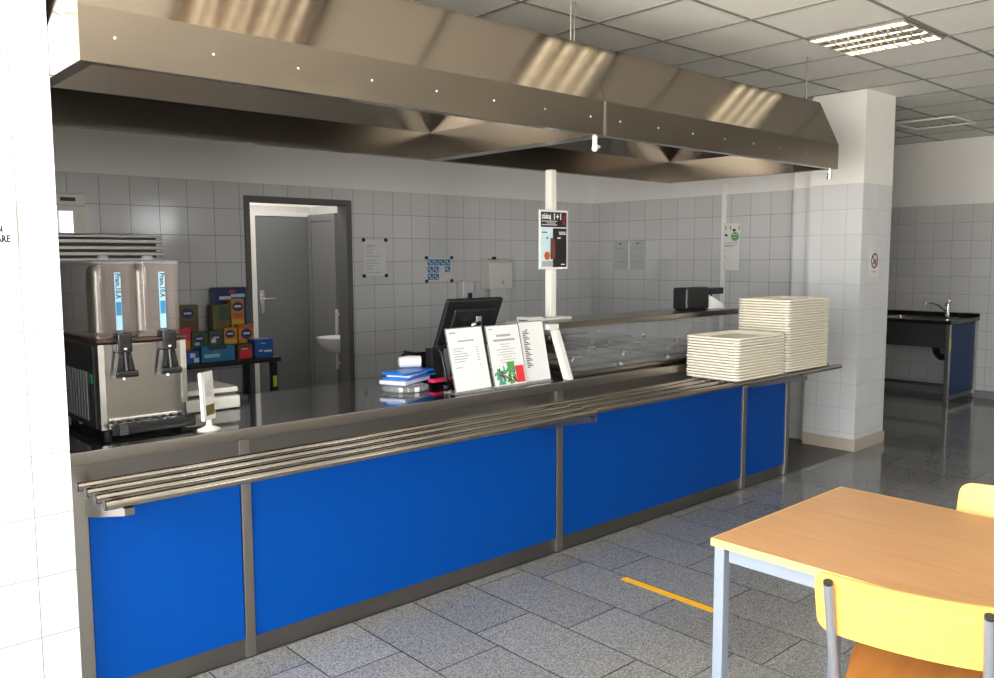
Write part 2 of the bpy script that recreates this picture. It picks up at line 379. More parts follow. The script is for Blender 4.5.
# kitchen back wall with the doorway
DX0, DX1, DZ = 2.905, 3.868, 2.085
struct('wall_back', MB().box(XL, DX0, YK, YK+.12, 0, CZ).box(DX1, 7.0, YK, YK+.12, 0, CZ).box(DX0, DX1, YK, YK+.12, DZ, CZ), 'tile_back')
struct('wall_right', MB().box(6.93, 7.06, 3.5, YK, 0, CZ), 'tile_back')
struct('wall_pilaster', MB().box(6.80, 6.93, 3.5, 3.71, 0, CZ), 'tile_pillar')
struct('wall_pillar', MB().box(6.68, 7.215, 3.055, 3.5, 0, CZ), 'tile_pillar')
struct('baseboard_pillar', MB().box(6.668, 7.227, 3.043, 3.5, 0, .1), 'skirt')
struct('wall_far', MB().box(XR, XR+.15, YB, YK, 0, CZ).box(7.06, XR, YK, YK+.12, 0, CZ), 'tile')
struct('baseboard_far', MB().box(XR-.012, XR, YB, YK, 0, .09), 'grey')
struct('wall_partition', MB().box(XL-.2, .768, 2.985, 3.35, 0, CZ), 'tile_white')
struct('wall_kitchen_side', MB().box(.2, .32, 3.35, YK, 0, CZ), 'tile_back')
# glazed dining-room walls beside and behind the viewpoint
def window_wall(name, n0, axis, pos, a0, a1, spans, z0, z1):
    b = MB(); edges = [a0]
    for s0, s1 in spans: edges += [s0, s1]
    edges.append(a1)
    th = (pos-.2, pos)
    def bx(u0, u1, w0, w1):
        if axis == 'x': b.box(th[0], th[1], u0, u1, w0, w1)
        else: b.box(u0, u1, th[0], th[1], w0, w1)
    for i in range(0, len(edges), 2): bx(edges[i], edges[i+1], 0, CZ)
    for i, (s0, s1) in enumerate(spans): zz = z0[i] if isinstance(z0, list) else z0; bx(s0, s1, 0, zz); bx(s0, s1, z1, CZ)
    struct(name, b, 'paint')
    zs_ = z0
    for i, (s0, s1) in enumerate(spans):
        z0 = zs_[i] if isinstance(zs_, list) else zs_
        f = MB(); c = pos-.12; h = .03
        def fx(u0, u1, w0, w1):
            if axis == 'x': f.box(c-h, c+h, u0, u1, w0, w1)
            else: f.box(u0, u1, c-h, c+h, w0, w1)
        fx(s0, s1, z0, z0+.06); fx(s0, s1, z1-.06, z1); fx(s0, s0+.06, z0+.06, z1-.06); fx(s1-.06, s1, z0+.06, z1-.06)
        mid = (s0+s1)/2; fx(mid-.04, mid+.04, z0+.06, z1-.06)
        struct('window_%d' % (n0+i), f, 'white')
        L = bpy.data.lights.new('daylight', 'AREA'); L.shape = 'RECTANGLE'; L.cycles.is_portal = True
        L.size = s1-s0 if axis == 'y' else z1-z0; L.size_y = z1-z0 if axis == 'y' else s1-s0
        lo = bpy.data.objects.new('daylight_portal', L); COL.objects.link(lo)
        if axis == 'x':
            lo.location = (pos-.22, mid, (z0+z1)/2); lo.rotation_euler = (0, -pi/2, 0)
        else:
            lo.location = (mid, pos-.22, (z0+z1)/2); lo.rotation_euler = (pi/2, 0, 0)
window_wall('wall_left', 1, 'x', XL, YB, 3.0, [(-.75, .95), (1.15, 2.85)], .45, 2.75)
window_wall('wall_rear', 3, 'y', YB, XL, XR, [(-1.15, .35), (3.5, 4.3), (5.4, 6.2)], [.9, 1.95, 1.95], 2.55)
# vestibule behind the kitchen doorway
VY, VX = 7.45, 4.2
struct('wall_vestibule', MB().box(2.3, 2.4, YK+.12, VY, 0, CZ).box(2.3, VX+.1, VY, VY+.1, 0, CZ).box(VX, VX+.1, YK+.12, VY, 0, CZ), 'tile_plain')
def door_frame(name, boxes, mat):
    b = MB()
    for q in boxes: b.box(*q, .003, 1)
    return struct(name, b, mat)
door_frame('door_1', [(DX0, DX0+.045, YK-.015, YK+.13, 0, DZ), (DX1-.055, DX1, YK-.015, YK+.13, 0, DZ), (DX0+.045, DX1-.055, YK-.015, YK+.13, DZ-.045, DZ)], 'doorframe')
d = struct('door_2', MB().box(3.61, 4.17, VY-.045, VY-.003, .005, 2.0, .003, 1), 'door')
struct('door_frame', MB().box(3.53, 3.605, VY-.05, VY-.001, 0, 2.045).box(3.605, 4.19, VY-.05, VY-.001, 2.003, 2.045), 'paint', d)
struct('door_handle', MB().box(3.635, 3.675, VY-.056, VY-.046, 1.08, 1.30, .004).cyl((3.655, VY-.056, 1.22), (3.655, VY-.095, 1.22), .009).cyl((3.65, VY-.092, 1.22), (3.76, VY-.092, 1.215), .008), 'chrome', d)
d3 = struct('door_3', MB().box(VX-.045, VX-.003, 6.95, 7.33, .15, 1.95, .003, 1), 'doorframe2')
struct('door_frame', MB().box(VX-.05, VX-.001, 7.335, 7.39, 0, 2.02).box(VX-.05, VX-.001, 6.89, 6.945, 0, 2.02).box(VX-.05, VX-.001, 6.945, 7.335, 1.955, 2.02), 'doorframe2', d3)
struct('trim_1', MB().box(6.905, 6.9295, 4.462, 4.502, .9, 2.275, .004), 'paint')

# ------------------------------------------------------------------ serving counter
c = thing('serving_counter', 'long stainless serving counter with blue front panels and a black polished top', 'counter', (3.2, 3.3, 0))
part('body', MB().box(.80, 5.60, 3.092, 3.80, .002, .89), 'steel_dark', c)
part('kick_plate', MB().box(.80, 5.60, 3.066, 3.091, 0, .078), 'steel_dark', c)
part('apron', MB().box(.80, 5.605, 3.067, 3.091, .745, .889), 'steel_dark', c)
PX = [(.786, .834), (1.394, 1.436), (3.174, 3.222), (4.994, 5.044), (5.570, 5.618)]
for a, b in PX: part('post', MB().box(a, b, 3.053, 3.09, .004, .886, .003), 'steel_v', c)
for (a, b), (p, q) in zip(PX, PX[1:]): part('front_panel', MB().box(b+.001, p-.001, 3.063, 3.09, .079, .744, .002, 1), 'blue', c, 'glossy blue laminate panel')
part('countertop', MB().box(.786, 5.63, 3.058, 3.83, .892, .933, .002, 1), 'top', c, 'polished black top')
part('front_edge', MB().box(.782, 5.634, 3.044, 3.057, .889, .934, .003), 'steel_v', c, 'bright steel edge strip')
for i, y in enumerate((2.931, 2.835, 2.742, 2.648)):
    ra = part('tray_rail', MB().cyl((.772, y, .845), (3.03, y+.01, .845), .0165, 20), 'rail', c)
    part('hollow_end_shade', MB().cyl((.7685, y, .845), (.7718, y, .845), .0155, 20), 'rubber', ra)  # black disc stands in for the shade inside the hollow rail end
    rb = part('tray_rail', MB().cyl((3.0, y+.036*(1 if i else .3), .846), (5.555, y+.008, .846), .0160, 20), 'rail', c)
    part('hollow_end_shade', MB().cyl((5.5552, y+.008, .846), (5.5585, y+.008, .846), .0150, 20), 'rubber', rb)
for x in (.822, 2.98, 5.02):
    part('rail_bracket', MB().prism([(3.053, .83), (3.053, .715), (3.0, .715), (2.63, .806), (2.63, .828)], 'x', x, x+.03), 'steel', c)

# ------------------------------------------------------------------ extractor hoods
def hood(x0, x1, label, ends):
    h = thing('extractor_hood', label, 'extractor hood', ((x0+x1)/2, 3.34, 2.17), group=None)
    yf, yr, zb, zf, zt = 2.662, 4.02, 2.17, 2.331, 2.61
    i0, i1 = (.05 if ends[0] else 0), (.06 if ends[1] else 0)
    def ring(e, z, a, b): return [(x0+a+e, yf+e, z), (x1-b-e, yf+e, z), (x1-b-e, yr-e, z), (x0+a+e, yr-e, z)]
    s = .108
    def top(e, z): return [(x0+i0+e, yf+s+e, z), (x1-i1-e, yf+s+e, z), (x1-i1-e, yr-s-e, z), (x0+i0+e, yr-s-e, z)]
    part('outer_shell', MB().loft([ring(0, zb, 0, 0), ring(0, zf, 0, 0), top(0, zt)], False, True), 'hood', h, smooth=False)
    inn = MB().loft([ring(.001, zb, 0, 0), ring(.045, zb+.0005, 0, 0), ring(.045, zb+.012, 0, 0), ring(.012, zb+.013, 0, 0), ring(.012, zf, 0, 0),
                     [(x0+.10, yf+.13, zt-.02), (x1-.10, yf+.13, zt-.02), (x1-.10, yr-.13, zt-.02), (x0+.10, yr-.13, zt-.02)]], False, True)
    bmesh.ops.reverse_faces(inn.bm, faces=inn.bm.faces)
    part('inner_lining', inn, 'hood_in', h, smooth=False)
    return h, yf
h1, yf = hood(.769, 3.090, 'left stainless extractor hood above the juice dispenser, next to the white pillar', (1, 0))
h2, yf = hood(3.092, 5.436, 'right stainless extractor hood above the tray stacks, ending by the tiled pillar', (0, 1))
for k in range(8): part('rivet', MB().sphere((.869+.3025*k, yf-.001, 2.248), .0042, (1, .5, 1), 10), 'white', h1)
for k in range(7): part('rivet', MB().sphere((3.199+.3*k, yf-.001, 2.246), .004, (1, .5, 1), 10), 'white', h2)
part('seam_strip', MB().box(3.084, 3.096, yf-.004, yf-.0005, 2.17, 2.331), 'steel_v', h1)
part('drain_tap', MB().cyl((3.06, 2.70, 2.169), (3.06, 2.70, 2.115), .012).sphere((3.06, 2.70, 2.112), .016).cyl((3.06, 2.70, 2.13), (3.095, 2.70, 2.12), .006), 'white', h1, 'white plastic drain stub')
part('drain_tap', MB().cyl((5.39, 2.695, 2.169), (5.39, 2.695, 2.12), .014).cyl((5.39, 2.695, 2.15), (5.355, 2.68, 2.15), .007).cyl((5.39, 2.695, 2.12), (5.39, 2.695, 2.105), .018), 'chrome', h2)
for x, y, hh in ((1.2, 3.06, h1), (3.06, 2.86, h1), (3.30, 3.06, h2), (5.36, 2.86, h2)):
    part('hanger_rod', MB().cyl((x, y, 2.605), (x, y, CZ-.001), .005, 10), 'steel_v', hh)
    part('hanger_rod', MB().cyl((x, 3.72, 2.605), (x, 3.72, CZ-.001), .006, 10), 'steel_v', hh)

# ------------------------------------------------------------------ ceiling lights and vent
def ceiling_light(x, y, label):
    t = thing('ceiling_light', label, 'ceiling light', (x, y, CZ-.001), group='recessed louvre ceiling lights')
    part('housing', MB().box(x-.285, x+.285, y-.285, y-.275, CZ-.022, CZ-.0065).box(x-.285, x+.285, y+.275, y+.285, CZ-.022, CZ-.0065)
         .box(x-.285, x-.275, y-.275, y+.275, CZ-.022, CZ-.0065).box(x+.275, x+.285, y-.275, y+.275, CZ-.022, CZ-.0065).box(x-.285, x+.285, y-.285, y+.285, CZ-.006, CZ-.001), 'louvre', t)
    for k in range(4):
        xx = x-.206+.1375*k
        part('tube', MB().cyl((xx, y-.27, CZ-.0135), (xx, y+.27, CZ-.0135), .007, 10), 'tubelamp', t)
    lv = MB()
    for k in range(1, 4):
        xx = x-.275+.1375*k
        lv.prism([(xx-.014, CZ-.03), (xx+.014, CZ-.03), (xx+.003, CZ-.0085), (xx-.003, CZ-.0085)], 'y', y-.275, y+.275)
    for k in range(1, 7):
        yy = y-.275+.55*k/7
        lv.prism([(yy-.006, CZ-.028), (yy+.006, CZ-.028), (yy+.001, CZ-.022), (yy-.001, CZ-.022)], 'x', x-.275, x+.275)
    part('louvre_grid', lv, 'louvre', t)
ceiling_light(5.17, 2.325, 'square louvred ceiling light before the tiled pillar')
ceiling_light(3.379, 2.325, 'square louvred ceiling light above the blue counter front')
ceiling_light(1.588, 2.325, 'square louvred ceiling light above the left end of the counter')
ceiling_light(5.17, -.68, 'unseen square louvred ceiling light added above the far end of the dining room')  # this lamp and the next are out of view, added for extra light
ceiling_light(3.379, -.68, 'unseen square louvred ceiling light added above the dining table')
v = thing('air_vent', 'faint square air grille in the ceiling beyond the tiled pillar', 'vent', (8.83, 3.36, CZ-.02))
b = MB()
for k in range(8): b.prism([(3.11+.07*k, CZ-.014), (3.14+.07*k, CZ-.007), (3.142+.07*k, CZ-.009), (3.112+.07*k, CZ-.016)], 'x', 8.57, 9.10)
part('slats', b, 'ceil', v)
part('frame', MB().box(8.55, 8.57, 3.08, 3.66, CZ-.018, CZ-.006).box(9.10, 9.12, 3.08, 3.66, CZ-.018, CZ-.006).box(8.57, 9.10, 3.08, 3.10, CZ-.018, CZ-.006).box(8.57, 9.10, 3.64, 3.66, CZ-.018, CZ-.006), 'ceil', v)

# ------------------------------------------------------------------ cafeteria trays
def rrect(w, d, rad, ins, z, n=4):
    w, d, rad = w/2-ins, d/2-ins, max(rad-ins, .004); out = []
    for cx, cy, a in ((w-rad, d-rad, 0), (-w+rad, d-rad, 90), (-w+rad, -d+rad, 180), (w-rad, -d+rad, 270)):
        for k in range(n+1):
            t = math.radians(a+90*k/n); out.append((cx+rad*math.cos(t), cy+rad*math.sin(t), z))
    return out
W, D, RR = .53, .372, .03
prof = [(.034, 0), (.018, .0145), (.0025, .0160), (.0022, .0112), (0, .0112), (0, .0195), (.003, .0225), (.016, .0225), (.021, .0165), (.031, .004)]
tray_mb = MB().loft([rrect(W, D, RR, a, z) for a, z in prof])
PT = .0169
def tray_stack(cx, cy, z0, n, desc):
    global tray_mb
    for i in range(n):
        if i == 0 and tray_mb is not None:
            o = mesh_obj('cafeteria_tray', tray_mb, 'tray'); tray_mb = None
            tray_stack.first = o
        else:
            o = tray_stack.first.copy(); COL.objects.link(o)
        o.location = (cx+random.uniform(-.002, .002), cy+random.uniform(-.002, .002), z0+PT*i)
        o.rotation_euler = (0, 0, random.uniform(-.004, .004)-.012)
        o['category'] = 'tray'; o['group'] = 'cream trays in the '+desc+' stack on the tray rails'
        if i == 0: o['label'] = 'cream plastic tray at the bottom of the '+desc+' stack, lying on the steel rails'
        elif i == n-1: o['label'] = 'topmost cream plastic tray of the '+desc+' stack, its hollow showing'
        else: o['label'] = 'cream plastic tray %s from the bottom of the %s stack of trays' % (ORD[i], desc)
ORD = ['first', 'second', 'third', 'fourth', 'fifth', 'sixth', 'seventh', 'eighth', 'ninth', 'tenth', 'eleventh', 'twelfth', 'thirteenth', 'fourteenth', 'fifteenth', 'sixteenth',
       'seventeenth', 'eighteenth', 'nineteenth', 'twentieth', 'twenty-first', 'twenty-second', 'twenty-third', 'twenty-fourth', 'twenty-fifth', 'twenty-sixth', 'twenty-seventh']
tray_stack(4.523, 2.826, .8622, 15, 'shorter')
tray_stack(5.100, 2.832, .8622, 27, 'taller')

# ------------------------------------------------------------------ juice dispenser
j = thing('juice_dispenser', 'twin-tank cold drink dispenser with black taps at the counter end by the white pillar', 'drink dispenser', (1.1, 3.48, .933))
x0, x1, y0, y1, zb = .946, 1.268, 3.24, 3.72, .933
part('body', MB().box(x0, x1, y0, y1, zb+.02, 1.285, .012, 3), 'steel_mid', j)
part('side_panel', MB().box(x0-.004, x0-.0005, y0+.05, y1-.03, zb+.03, 1.27), 'dark', j)
b = MB()
for k in range(8): b.box(x0-.009, x0-.0045, y0+.13+.035*k, y0+.145+.035*k, zb+.05, 1.17)
part('vent_ribs', b, 'grey', j)
part('switch', MB().box(x0-.009, x0-.0045, y0+.06, y0+.10, 1.13, 1.165, .002), 'green_led', j, 'small green rocker switch')
part('switch', MB().box(x0-.009, x0-.0045, y0+.06, y0+.10, 1.075, 1.105, .002), 'black', j)
for fx, fy in ((x0+.03, y0+.03), (x1-.03, y0+.03), (x0+.03, y1-.03), (x1-.03, y1-.03)): part('foot', MB().cyl((fx, fy, zb), (fx, fy, zb+.021), .014), 'rubber', j)
part('corner_strip', MB().box(x0-.001, x0+.02, y0-.005, y0-.0005, zb+.03, 1.28), 'chrome', j)
part('corner_strip', MB().box(x1-.02, x1+.001, y0-.005, y0-.0005, zb+.1, 1.28), 'chrome', j)
part('deck', MB().box(x0-.006, x1+.006, y0-.008, y1, 1.286, 1.298, .003), 'dark_brown', j, 'dark brown seat under the tanks')
dt = part('drip_tray', MB().box(x0+.022, x1+.01, 3.185, y0-.006, zb+.012, zb+.055, .005), 'black_gloss', j)
b = MB()
for k in range(9): b.box(x0+.035+.032*k, x0+.045+.032*k, 3.19, 3.23, zb+.0555, zb+.058)
part('grille', b, 'dark', dt)
part('overflow_block', MB().box(x0+.045, x0+.075, 3.176, 3.1845, zb+.014, zb+.052), 'dark', dt)
part('front_lip', MB().box(x0+.025, x1-.022, y0-.012, y0-.001, zb+.058, zb+.072, .003), 'chrome', j)
for k in range(2):
    a0 = x0+.001+.162*k
    t = part('tank', MB().loft([[(a0+.012 if q[0] < 0 else 0, 0, 0) for q in ()] or [(a0+.079+p[0], 3.48+p[1], z) for p in rr] for z, rr in
             ((1.299, rrect(.150, .44, .03, 0, 0)), (1.32, rrect(.154, .45, .03, 0, 0)), (1.57, rrect(.158, .46, .03, 0, 0)), (1.575, rrect(.158, .46, .03, 0, 0)))]), 'tank', j)
    part('lid', MB().loft([[(a0+.079+p[0], 3.48+p[1], p[2]) for p in rrect(.160, .466, .03, i, z)] for i, z in ((0, 1.576), (0, 1.584), (.01, 1.590))]).lathe([(.018, .014), (.021, .020), (.018, .030), (0, .033)], (a0+.06, 3.33, 1.576)), 'clear', t)
    part('agitator', MB().cyl((a0+.079, 3.50, 1.306), (a0+.079, 3.50, 1.54), .034).sphere((a0+.079, 3.50, 1.54), .034), 'steel_v', t)
    sx = a0+.070
    st = part('label_strip', MB().box(sx, sx+.022, 3.244, 3.248, 1.33, 1.545), 'skyblue', t, 'pale blue label strip')
    part('label_panel', MB().box(sx+.002, sx+.020, 3.2425, 3.2439, 1.385, 1.435), 'cyan', st)
    part('lettering', MB().text('Pram.10.A', (sx+.004, 3.2432, 1.541), (0, 0, -1), (1, 0, 0), .024, .0006, .92, .0007), 'ink', st)
    sx -= .014
    tp = part('tap', MB().box(sx-.006, sx+.048, 3.175, y0-.001, 1.25, 1.325, .008).prism([(sx-.002, 1.25), (sx+.044, 1.25), (sx+.060, 1.165), (sx-.016, 1.165)], 'y', 3.185, 3.225, .003), 'black_gloss', j)
    part('lever', MB().box(sx-.018, sx+.062, 3.165, 3.182, 1.160, 1.185, .006).cyl((sx+.021, 3.172, 1.185), (sx+.021, 3.185, 1.26), .008), 'black_gloss', tp)
    part('nozzle', MB().cyl((sx+.021, 3.205, 1.166), (sx+.021, 3.205, 1.15), .011).sphere((sx+.021, 3.176, 1.265), .008), 'chrome', tp)

# ------------------------------------------------------------------ tabletop sign and scale
t = thing('table_sign', 'small white upright sign holder on a round foot beside the juice dispenser', 'sign holder', (1.305, 3.125, .933))
part('foot', MB().lathe([(.045, 0), (.046, .004), (.03, .010), (.013, .018), (.010, .04), (.010, .05)], (1.305, 3.125, .933), 28, (1, .75, 1)), 'white', t)
R = Matrix.Translation((1.305, 3.125, .972)) @ Matrix.Rotation(.62, 4, 'Z') @ Matrix.Rotation(-.05, 4, 'X')
f = part('frame', MB().box(-.042, .042, -.007, .007, 0, .188, .004, 2, R), 'white', t)
pp = part('card', MB().box(-.030, .030, -.0085, -.0072, .018, .170, 0, 2, R), 'paper_dim', f)
b = MB()
for k in range(7): b.box(-.022, .022-.006*(k % 3), -.0098, -.0087, .095+.009*k, .0975+.009*k, 0, 2, R)
part('print', b, 'ink_grey', pp)
part('picture', MB().box(-.029, .029, -.0098, -.0087, .02, .06, 0, 2, R), 'olive', pp)
s = thing('weighing_scale', 'white boxy kitchen scale with a raised plate, behind the small white sign', 'scale', (1.5, 3.6, .933))
part('base', MB().box(1.36, 1.61, 3.5, 3.74, .936, .992, .008, 3), 'white', s)
part('neck', MB().box(1.44, 1.53, 3.57, 3.67, .9925, 1.007), 'black', s)
part('plate', MB().box(1.37, 1.60, 3.5, 3.74, 1.0075, 1.032, .006), 'white', s)
for fx, fy in ((1.39, 3.53), (1.58, 3.53), (1.39, 3.71), (1.58, 3.71)): part('foot', MB().cyl((fx, fy, .933), (fx, fy, .9365), .012), 'rubber', s)

# ------------------------------------------------------------------ wall shelf and oven
w = thing('wall_shelf', 'stainless wall shelf unit of stacked ledges behind the juice dispenser', 'shelf', (1.7, 6.0, 1.58))
part('carcass', MB().box(1.0, 2.13, 5.885, 6.148, 1.585, 1.75), 'dark', w)
part('top_ledge', MB().box(.99, 2.165, 5.85, 6.148, 1.740, 1.756, .002, 1), 'steel_mid', w)
for z in (1.715, 1.672, 1.632, 1.592): part('ledge', MB().box(.99, 2.165, 5.85, 5.884, z-.0125, z+.0125, .003, 1), 'steel_mid', w)
o = thing('microwave_oven', 'white oven with dark glass door on the steel wall shelf', 'oven', (1.35, 6.0, 1.757))
part('casing', MB().box(1.05, 1.685, 5.87, 6.145, 1.757, 2.02, .008, 2), 'white', o)
part('control_panel', MB().box(1.055, 1.68, 5.858, 5.8695, 1.945, 2.015, .004), 'white', o)
part('display', MB().box(1.53, 1.62, 5.853, 5.8575, 1.968, 1.992), 'black', o)
part('door', MB().box(1.055, 1.68, 5.856, 5.8695, 1.762, 1.938, .004), 'white', o)
part('door_window', MB().box(1.10, 1.60, 5.851, 5.8555, 1.765, 1.905), 'oven_glass', o, 'dark glossy door glass')

# ------------------------------------------------------------------ snack table by the doorway
t = thing('side_table', 'black side table by the kitchen doorway, holding the snacks', 'table', (2.4, 5.87, 0))
part('tabletop', MB().box(1.75, 2.90, 5.60, 6.13, .845, .878, .004), 'black', t)
for x in (1.80, 2.855):
    for y in (5.64, 6.09): part('leg', MB().box(x-.022, x+.022, y-.022, y+.022, 0, .844, .002, 1), 'black', t)
part('leg_sticker', MB().box(2.84, 2.87, 5.6165, 5.6178, .66, .74), 'lime', t, 'lime green sticker on the leg')
def pack(name, label, x0, x1, y0, y1, z0, z1, mat, decos=(), group='snack packs on the side table', tilt=0.):
    o = thing(name, label, 'snack', ((x0+x1)/2, (y0+y1)/2, z0), group=group)
    part('pack', MB().box(x0, x1, y0, y1, z0, z1, .004, 2), mat, o)
    yy = y0-.0004
    for i, d in enumerate(decos):
        if d[0] == 'oval':
            cx, cz, rx, rz = d[1:5]; part('emblem', MB().prism([(cx+rx*math.cos(2*pi*k/20), cz+rz*math.sin(2*pi*k/20)) for k in range(20)], 'y', yy-.0016, yy), d[5], o)
            part('emblem_mark', MB().box(cx-rx*.6, cx+rx*.6, yy-.0028, yy-.0018, cz-rz*.12, cz+rz*.25), 'paper_dim', o)
        else:
            part('print', MB().box(d[1], d[2], yy-.0016-.0012*i, yy-.0004-.0012*i, d[3], d[4]), d[5], o)
    return o
Z0 = .8785
pack('snack_box', 'open teal display box of snacks on the front edge of the side table', 2.32, 2.565, 5.64, 5.74, Z0, .99, 'cyan', [('r', 2.34, 2.45, .91, .935, 'skyblue'), ('r', 2.41, 2.43, .94, .955, 'orange'), ('r', 2.37, 2.50, .965, .988, 'ink')])
pack('snack_box', 'small royal blue box standing at the doorway end of the side table', 2.715, 2.86, 5.64, 5.76, Z0, 1.012, 'royal', [('r', 2.745, 2.775, .925, .937, 'paper'), ('r', 2.785, 2.845, .92, .932, 'paper'), ('r', 2.76, 2.80, .98, .986, 'skyblue')])
pack('snack_box', 'red and tan snack tray between the teal and royal blue boxes', 2.585, 2.70, 5.64, 5.75, Z0, .985, 'brown', [('r', 2.60, 2.69, .885, .945, 'red'), ('r', 2.61, 2.66, .95, .958, 'paper_dim')])
pack('snack_box', 'plain blue box beside the dispenser at the left of the side table', 2.16, 2.305, 5.64, 5.74, Z0, .965, 'royal', [('r', 2.24, 2.275, .92, .95, 'lavender'), ('r', 2.265, 2.30, .885, .918, 'lavender')])
pack('snack_bag', 'dark green snack bag behind the teal box, nearer the dispenser', 2.31, 2.425, 5.765, 5.83, Z0, 1.085, 'green_dark', [('oval', 2.36, 1.035, .036, .03, 'navy'), ('r', 2.325, 2.36, .99, 1.01, 'skyblue')])
pack('snack_bag', 'dark green snack bag with a white flash behind the middle of the teal box', 2.432, 2.535, 5.765, 5.83, Z0, 1.085, 'green_dark', [('oval', 2.482, 1.035, .036, .03, 'navy'), ('r', 2.445, 2.48, 1.0, 1.03, 'paper_dim')])
pack('snack_bag', 'orange snack bag behind the red snack tray', 2.545, 2.645, 5.77, 5.83, Z0, 1.10, 'orange', [('oval', 2.59, 1.055, .036, .03, 'navy'), ('r', 2.55, 2.64, .99, 1.015, 'yellow')])
pack('snack_bag', 'orange snack box with a round blue badge behind the royal blue box', 2.655, 2.775, 5.77, 5.84, Z0, 1.115, 'orange', [('oval', 2.715, 1.05, .042, .038, 'navy'), ('r', 2.66, 2.77, 1.092, 1.11, 'orange_red')])
pack('snack_bag', 'red snack bag at the dispenser end of the snack table', 2.21, 2.30, 5.765, 5.83, Z0, 1.115, 'red', [('r', 2.22, 2.29, .97, 1.03, 'orange')])
pack('snack_bag', 'olive grey snack bag leaning on the back wall at the dispenser end', 2.26, 2.40, 5.86, 5.92, Z0, 1.27, 'olive', [('oval', 2.32, 1.21, .045, .036, 'navy'), ('r', 2.28, 2.39, 1.10, 1.16, 'brown')])
pack('snack_box', 'brown and dark olive carton below the navy box in the pile', 2.505, 2.638, 5.86, 5.95, Z0, 1.265, 'olive', [('r', 2.55, 2.632, 1.15, 1.25, 'green_dark')])
pack('snack_bag', 'tall orange pack with a round dark badge in the back row', 2.645, 2.745, 5.86, 5.93, Z0, 1.30, 'orange', [('oval', 2.695, 1.245, .042, .036, 'navy'), ('r', 2.655, 2.735, 1.16, 1.20, 'orange_red'), ('r', 2.65, 2.74, 1.12, 1.15, 'yellow')])
pack('snack_box', 'navy snack box with white swirls, topmost against the back wall', 2.565, 2.815, 5.96, 6.04, Z0, 1.385, 'navy', [('r', 2.60, 2.69, 1.295, 1.32, 'paper_dim'), ('r', 2.69, 2.80, 1.31, 1.335, 'skyblue'), ('r', 2.68, 2.725, 1.345, 1.365, 'red')])

# ------------------------------------------------------------------ things on the back wall
def notice(name, label, cat, x0, x1, z0, z1, y=YK, mat='paper_dim', corners=True):
    o = thing(name, label, cat, ((x0+x1)/2, y, z0))
    part('sheet', MB().box(x0, x1, y-.003, y-.001, z0, z1), mat, o)
    if corners:
        for xx in (x0, x1):
            for zz in (z0, z1): part('magnet', MB().cyl((xx, y-.0005, zz), (xx, y-.012, zz), .016, 16), 'black', o)
    return o
o = notice('wall_notice', 'white printed sheet held by four black magnets beside the doorway', 'notice', 3.985, 4.215, 1.445, 1.755)
b = MB()
for zz, w in ((1.71, .10), (1.695, .06), (1.67, .07), (1.645, .07), (1.615, .14), (1.58, .09), (1.555, .12), (1.53, .07), (1.505, .06), (1.475, .15)): b.box(4.015, 4.015+w, YK-.0045, YK-.0032, zz-.003, zz+.003)
part('print', b, 'ink_grey', o)
o = notice('instruction_sign', 'blue pictogram hand-washing sheet with four black magnets by the soap dispenser', 'sign', 4.66, 4.955, 1.385, 1.60)
b = MB()
for r_ in range(3):
    for q in range(4):
        if r_ == 2 and q > 1: continue
        if r_ == 1 and q == 2: continue
        b.box(4.675+.068*q, 4.735+.068*q, YK-.0045, YK-.0032, 1.53-.066*r_, 1.585-.066*r_)
part('pictograms', b, 'picto', o)
b = MB()
for r_ in range(3):
    for q in range(4):
        if r_ == 2 and q > 1: continue
        cx, cz = 4.705+.068*q, 1.557-.066*r_
        b.cyl((cx-.01, YK-.0047, cz+.008), (cx-.01, YK-.0055, cz+.008), .010, 10).box(cx-.005, cx+.02, YK-.0055, YK-.0047, cz-.018, cz-.006)
part('pictogram_marks', b, 'paper_dim', o)
o = thing('soap_dispenser', 'slim white soap dispenser on the back wall above the till screen', 'soap dispenser', (5.07, YK, 1.2))
part('body', MB().box(5.01, 5.15, YK-.11, YK, 1.14, 1.385, .018, 3), 'white', o)
part('push_lever', MB().box(5.06, 5.11, YK-.125, YK-.111, 1.17, 1.27, .006), 'navy', o)
o = thing('towel_dispenser', 'white paper towel dispenser on the back wall', 'towel dispenser', (5.5, YK, 1.25))
part('body', MB().prism([(YK, 1.30), (YK-.13, 1.30), (YK-.13, 1.545), (YK-.10, 1.575), (YK, 1.585)], 'x', 5.32, 5.62, .006), 'white', o)
part('lock', MB().box(5.45, 5.485, YK-.045, YK-.02, 1.5795, 1.61, .004).box(5.49, 5.495, YK-.134, YK-.1305, 1.34, 1.38), 'black', o)
part('paper_towel', MB().box(5.37, 5.57, YK-.10, YK-.07, 1.20, 1.2995, .003), 'paper_dim', o)
# right kitchen wall
o = thing('document_sleeve', 'pair of clear plastic sheet pockets on the right kitchen wall', 'document sleeve', (6.93, 5.62, 1.47))
for y0 in (5.395, 5.625):
    p_ = part('pocket', MB().box(6.922, 6.930, y0, y0+.215, 1.47, 1.77, .001, 1), 'film', o)
    part('clip', MB().box(6.914, 6.9215, y0+.10, y0+.12, 1.735, 1.75), 'ink', p_)
    part('sheet_print', MB().box(6.9205, 6.9215, y0+.03, y0+.15, 1.545, 1.555).box(6.9205, 6.9215, y0+.06, y0+.18, 1.69, 1.698), 'ink_grey', p_)
o = thing('hanging_flyer', 'tall white flyer with a round green emblem beside the conduit', 'flyer', (6.86, 4.385, 1.47))
FX = 6.898
part('sheet', MB().slab([(FX, 4.475, 1.475), (FX, 4.295, 1.472), (FX, 4.285, 1.905), (FX, 4.465, 1.912)], (1, 0, 0), .004), 'paper', o)
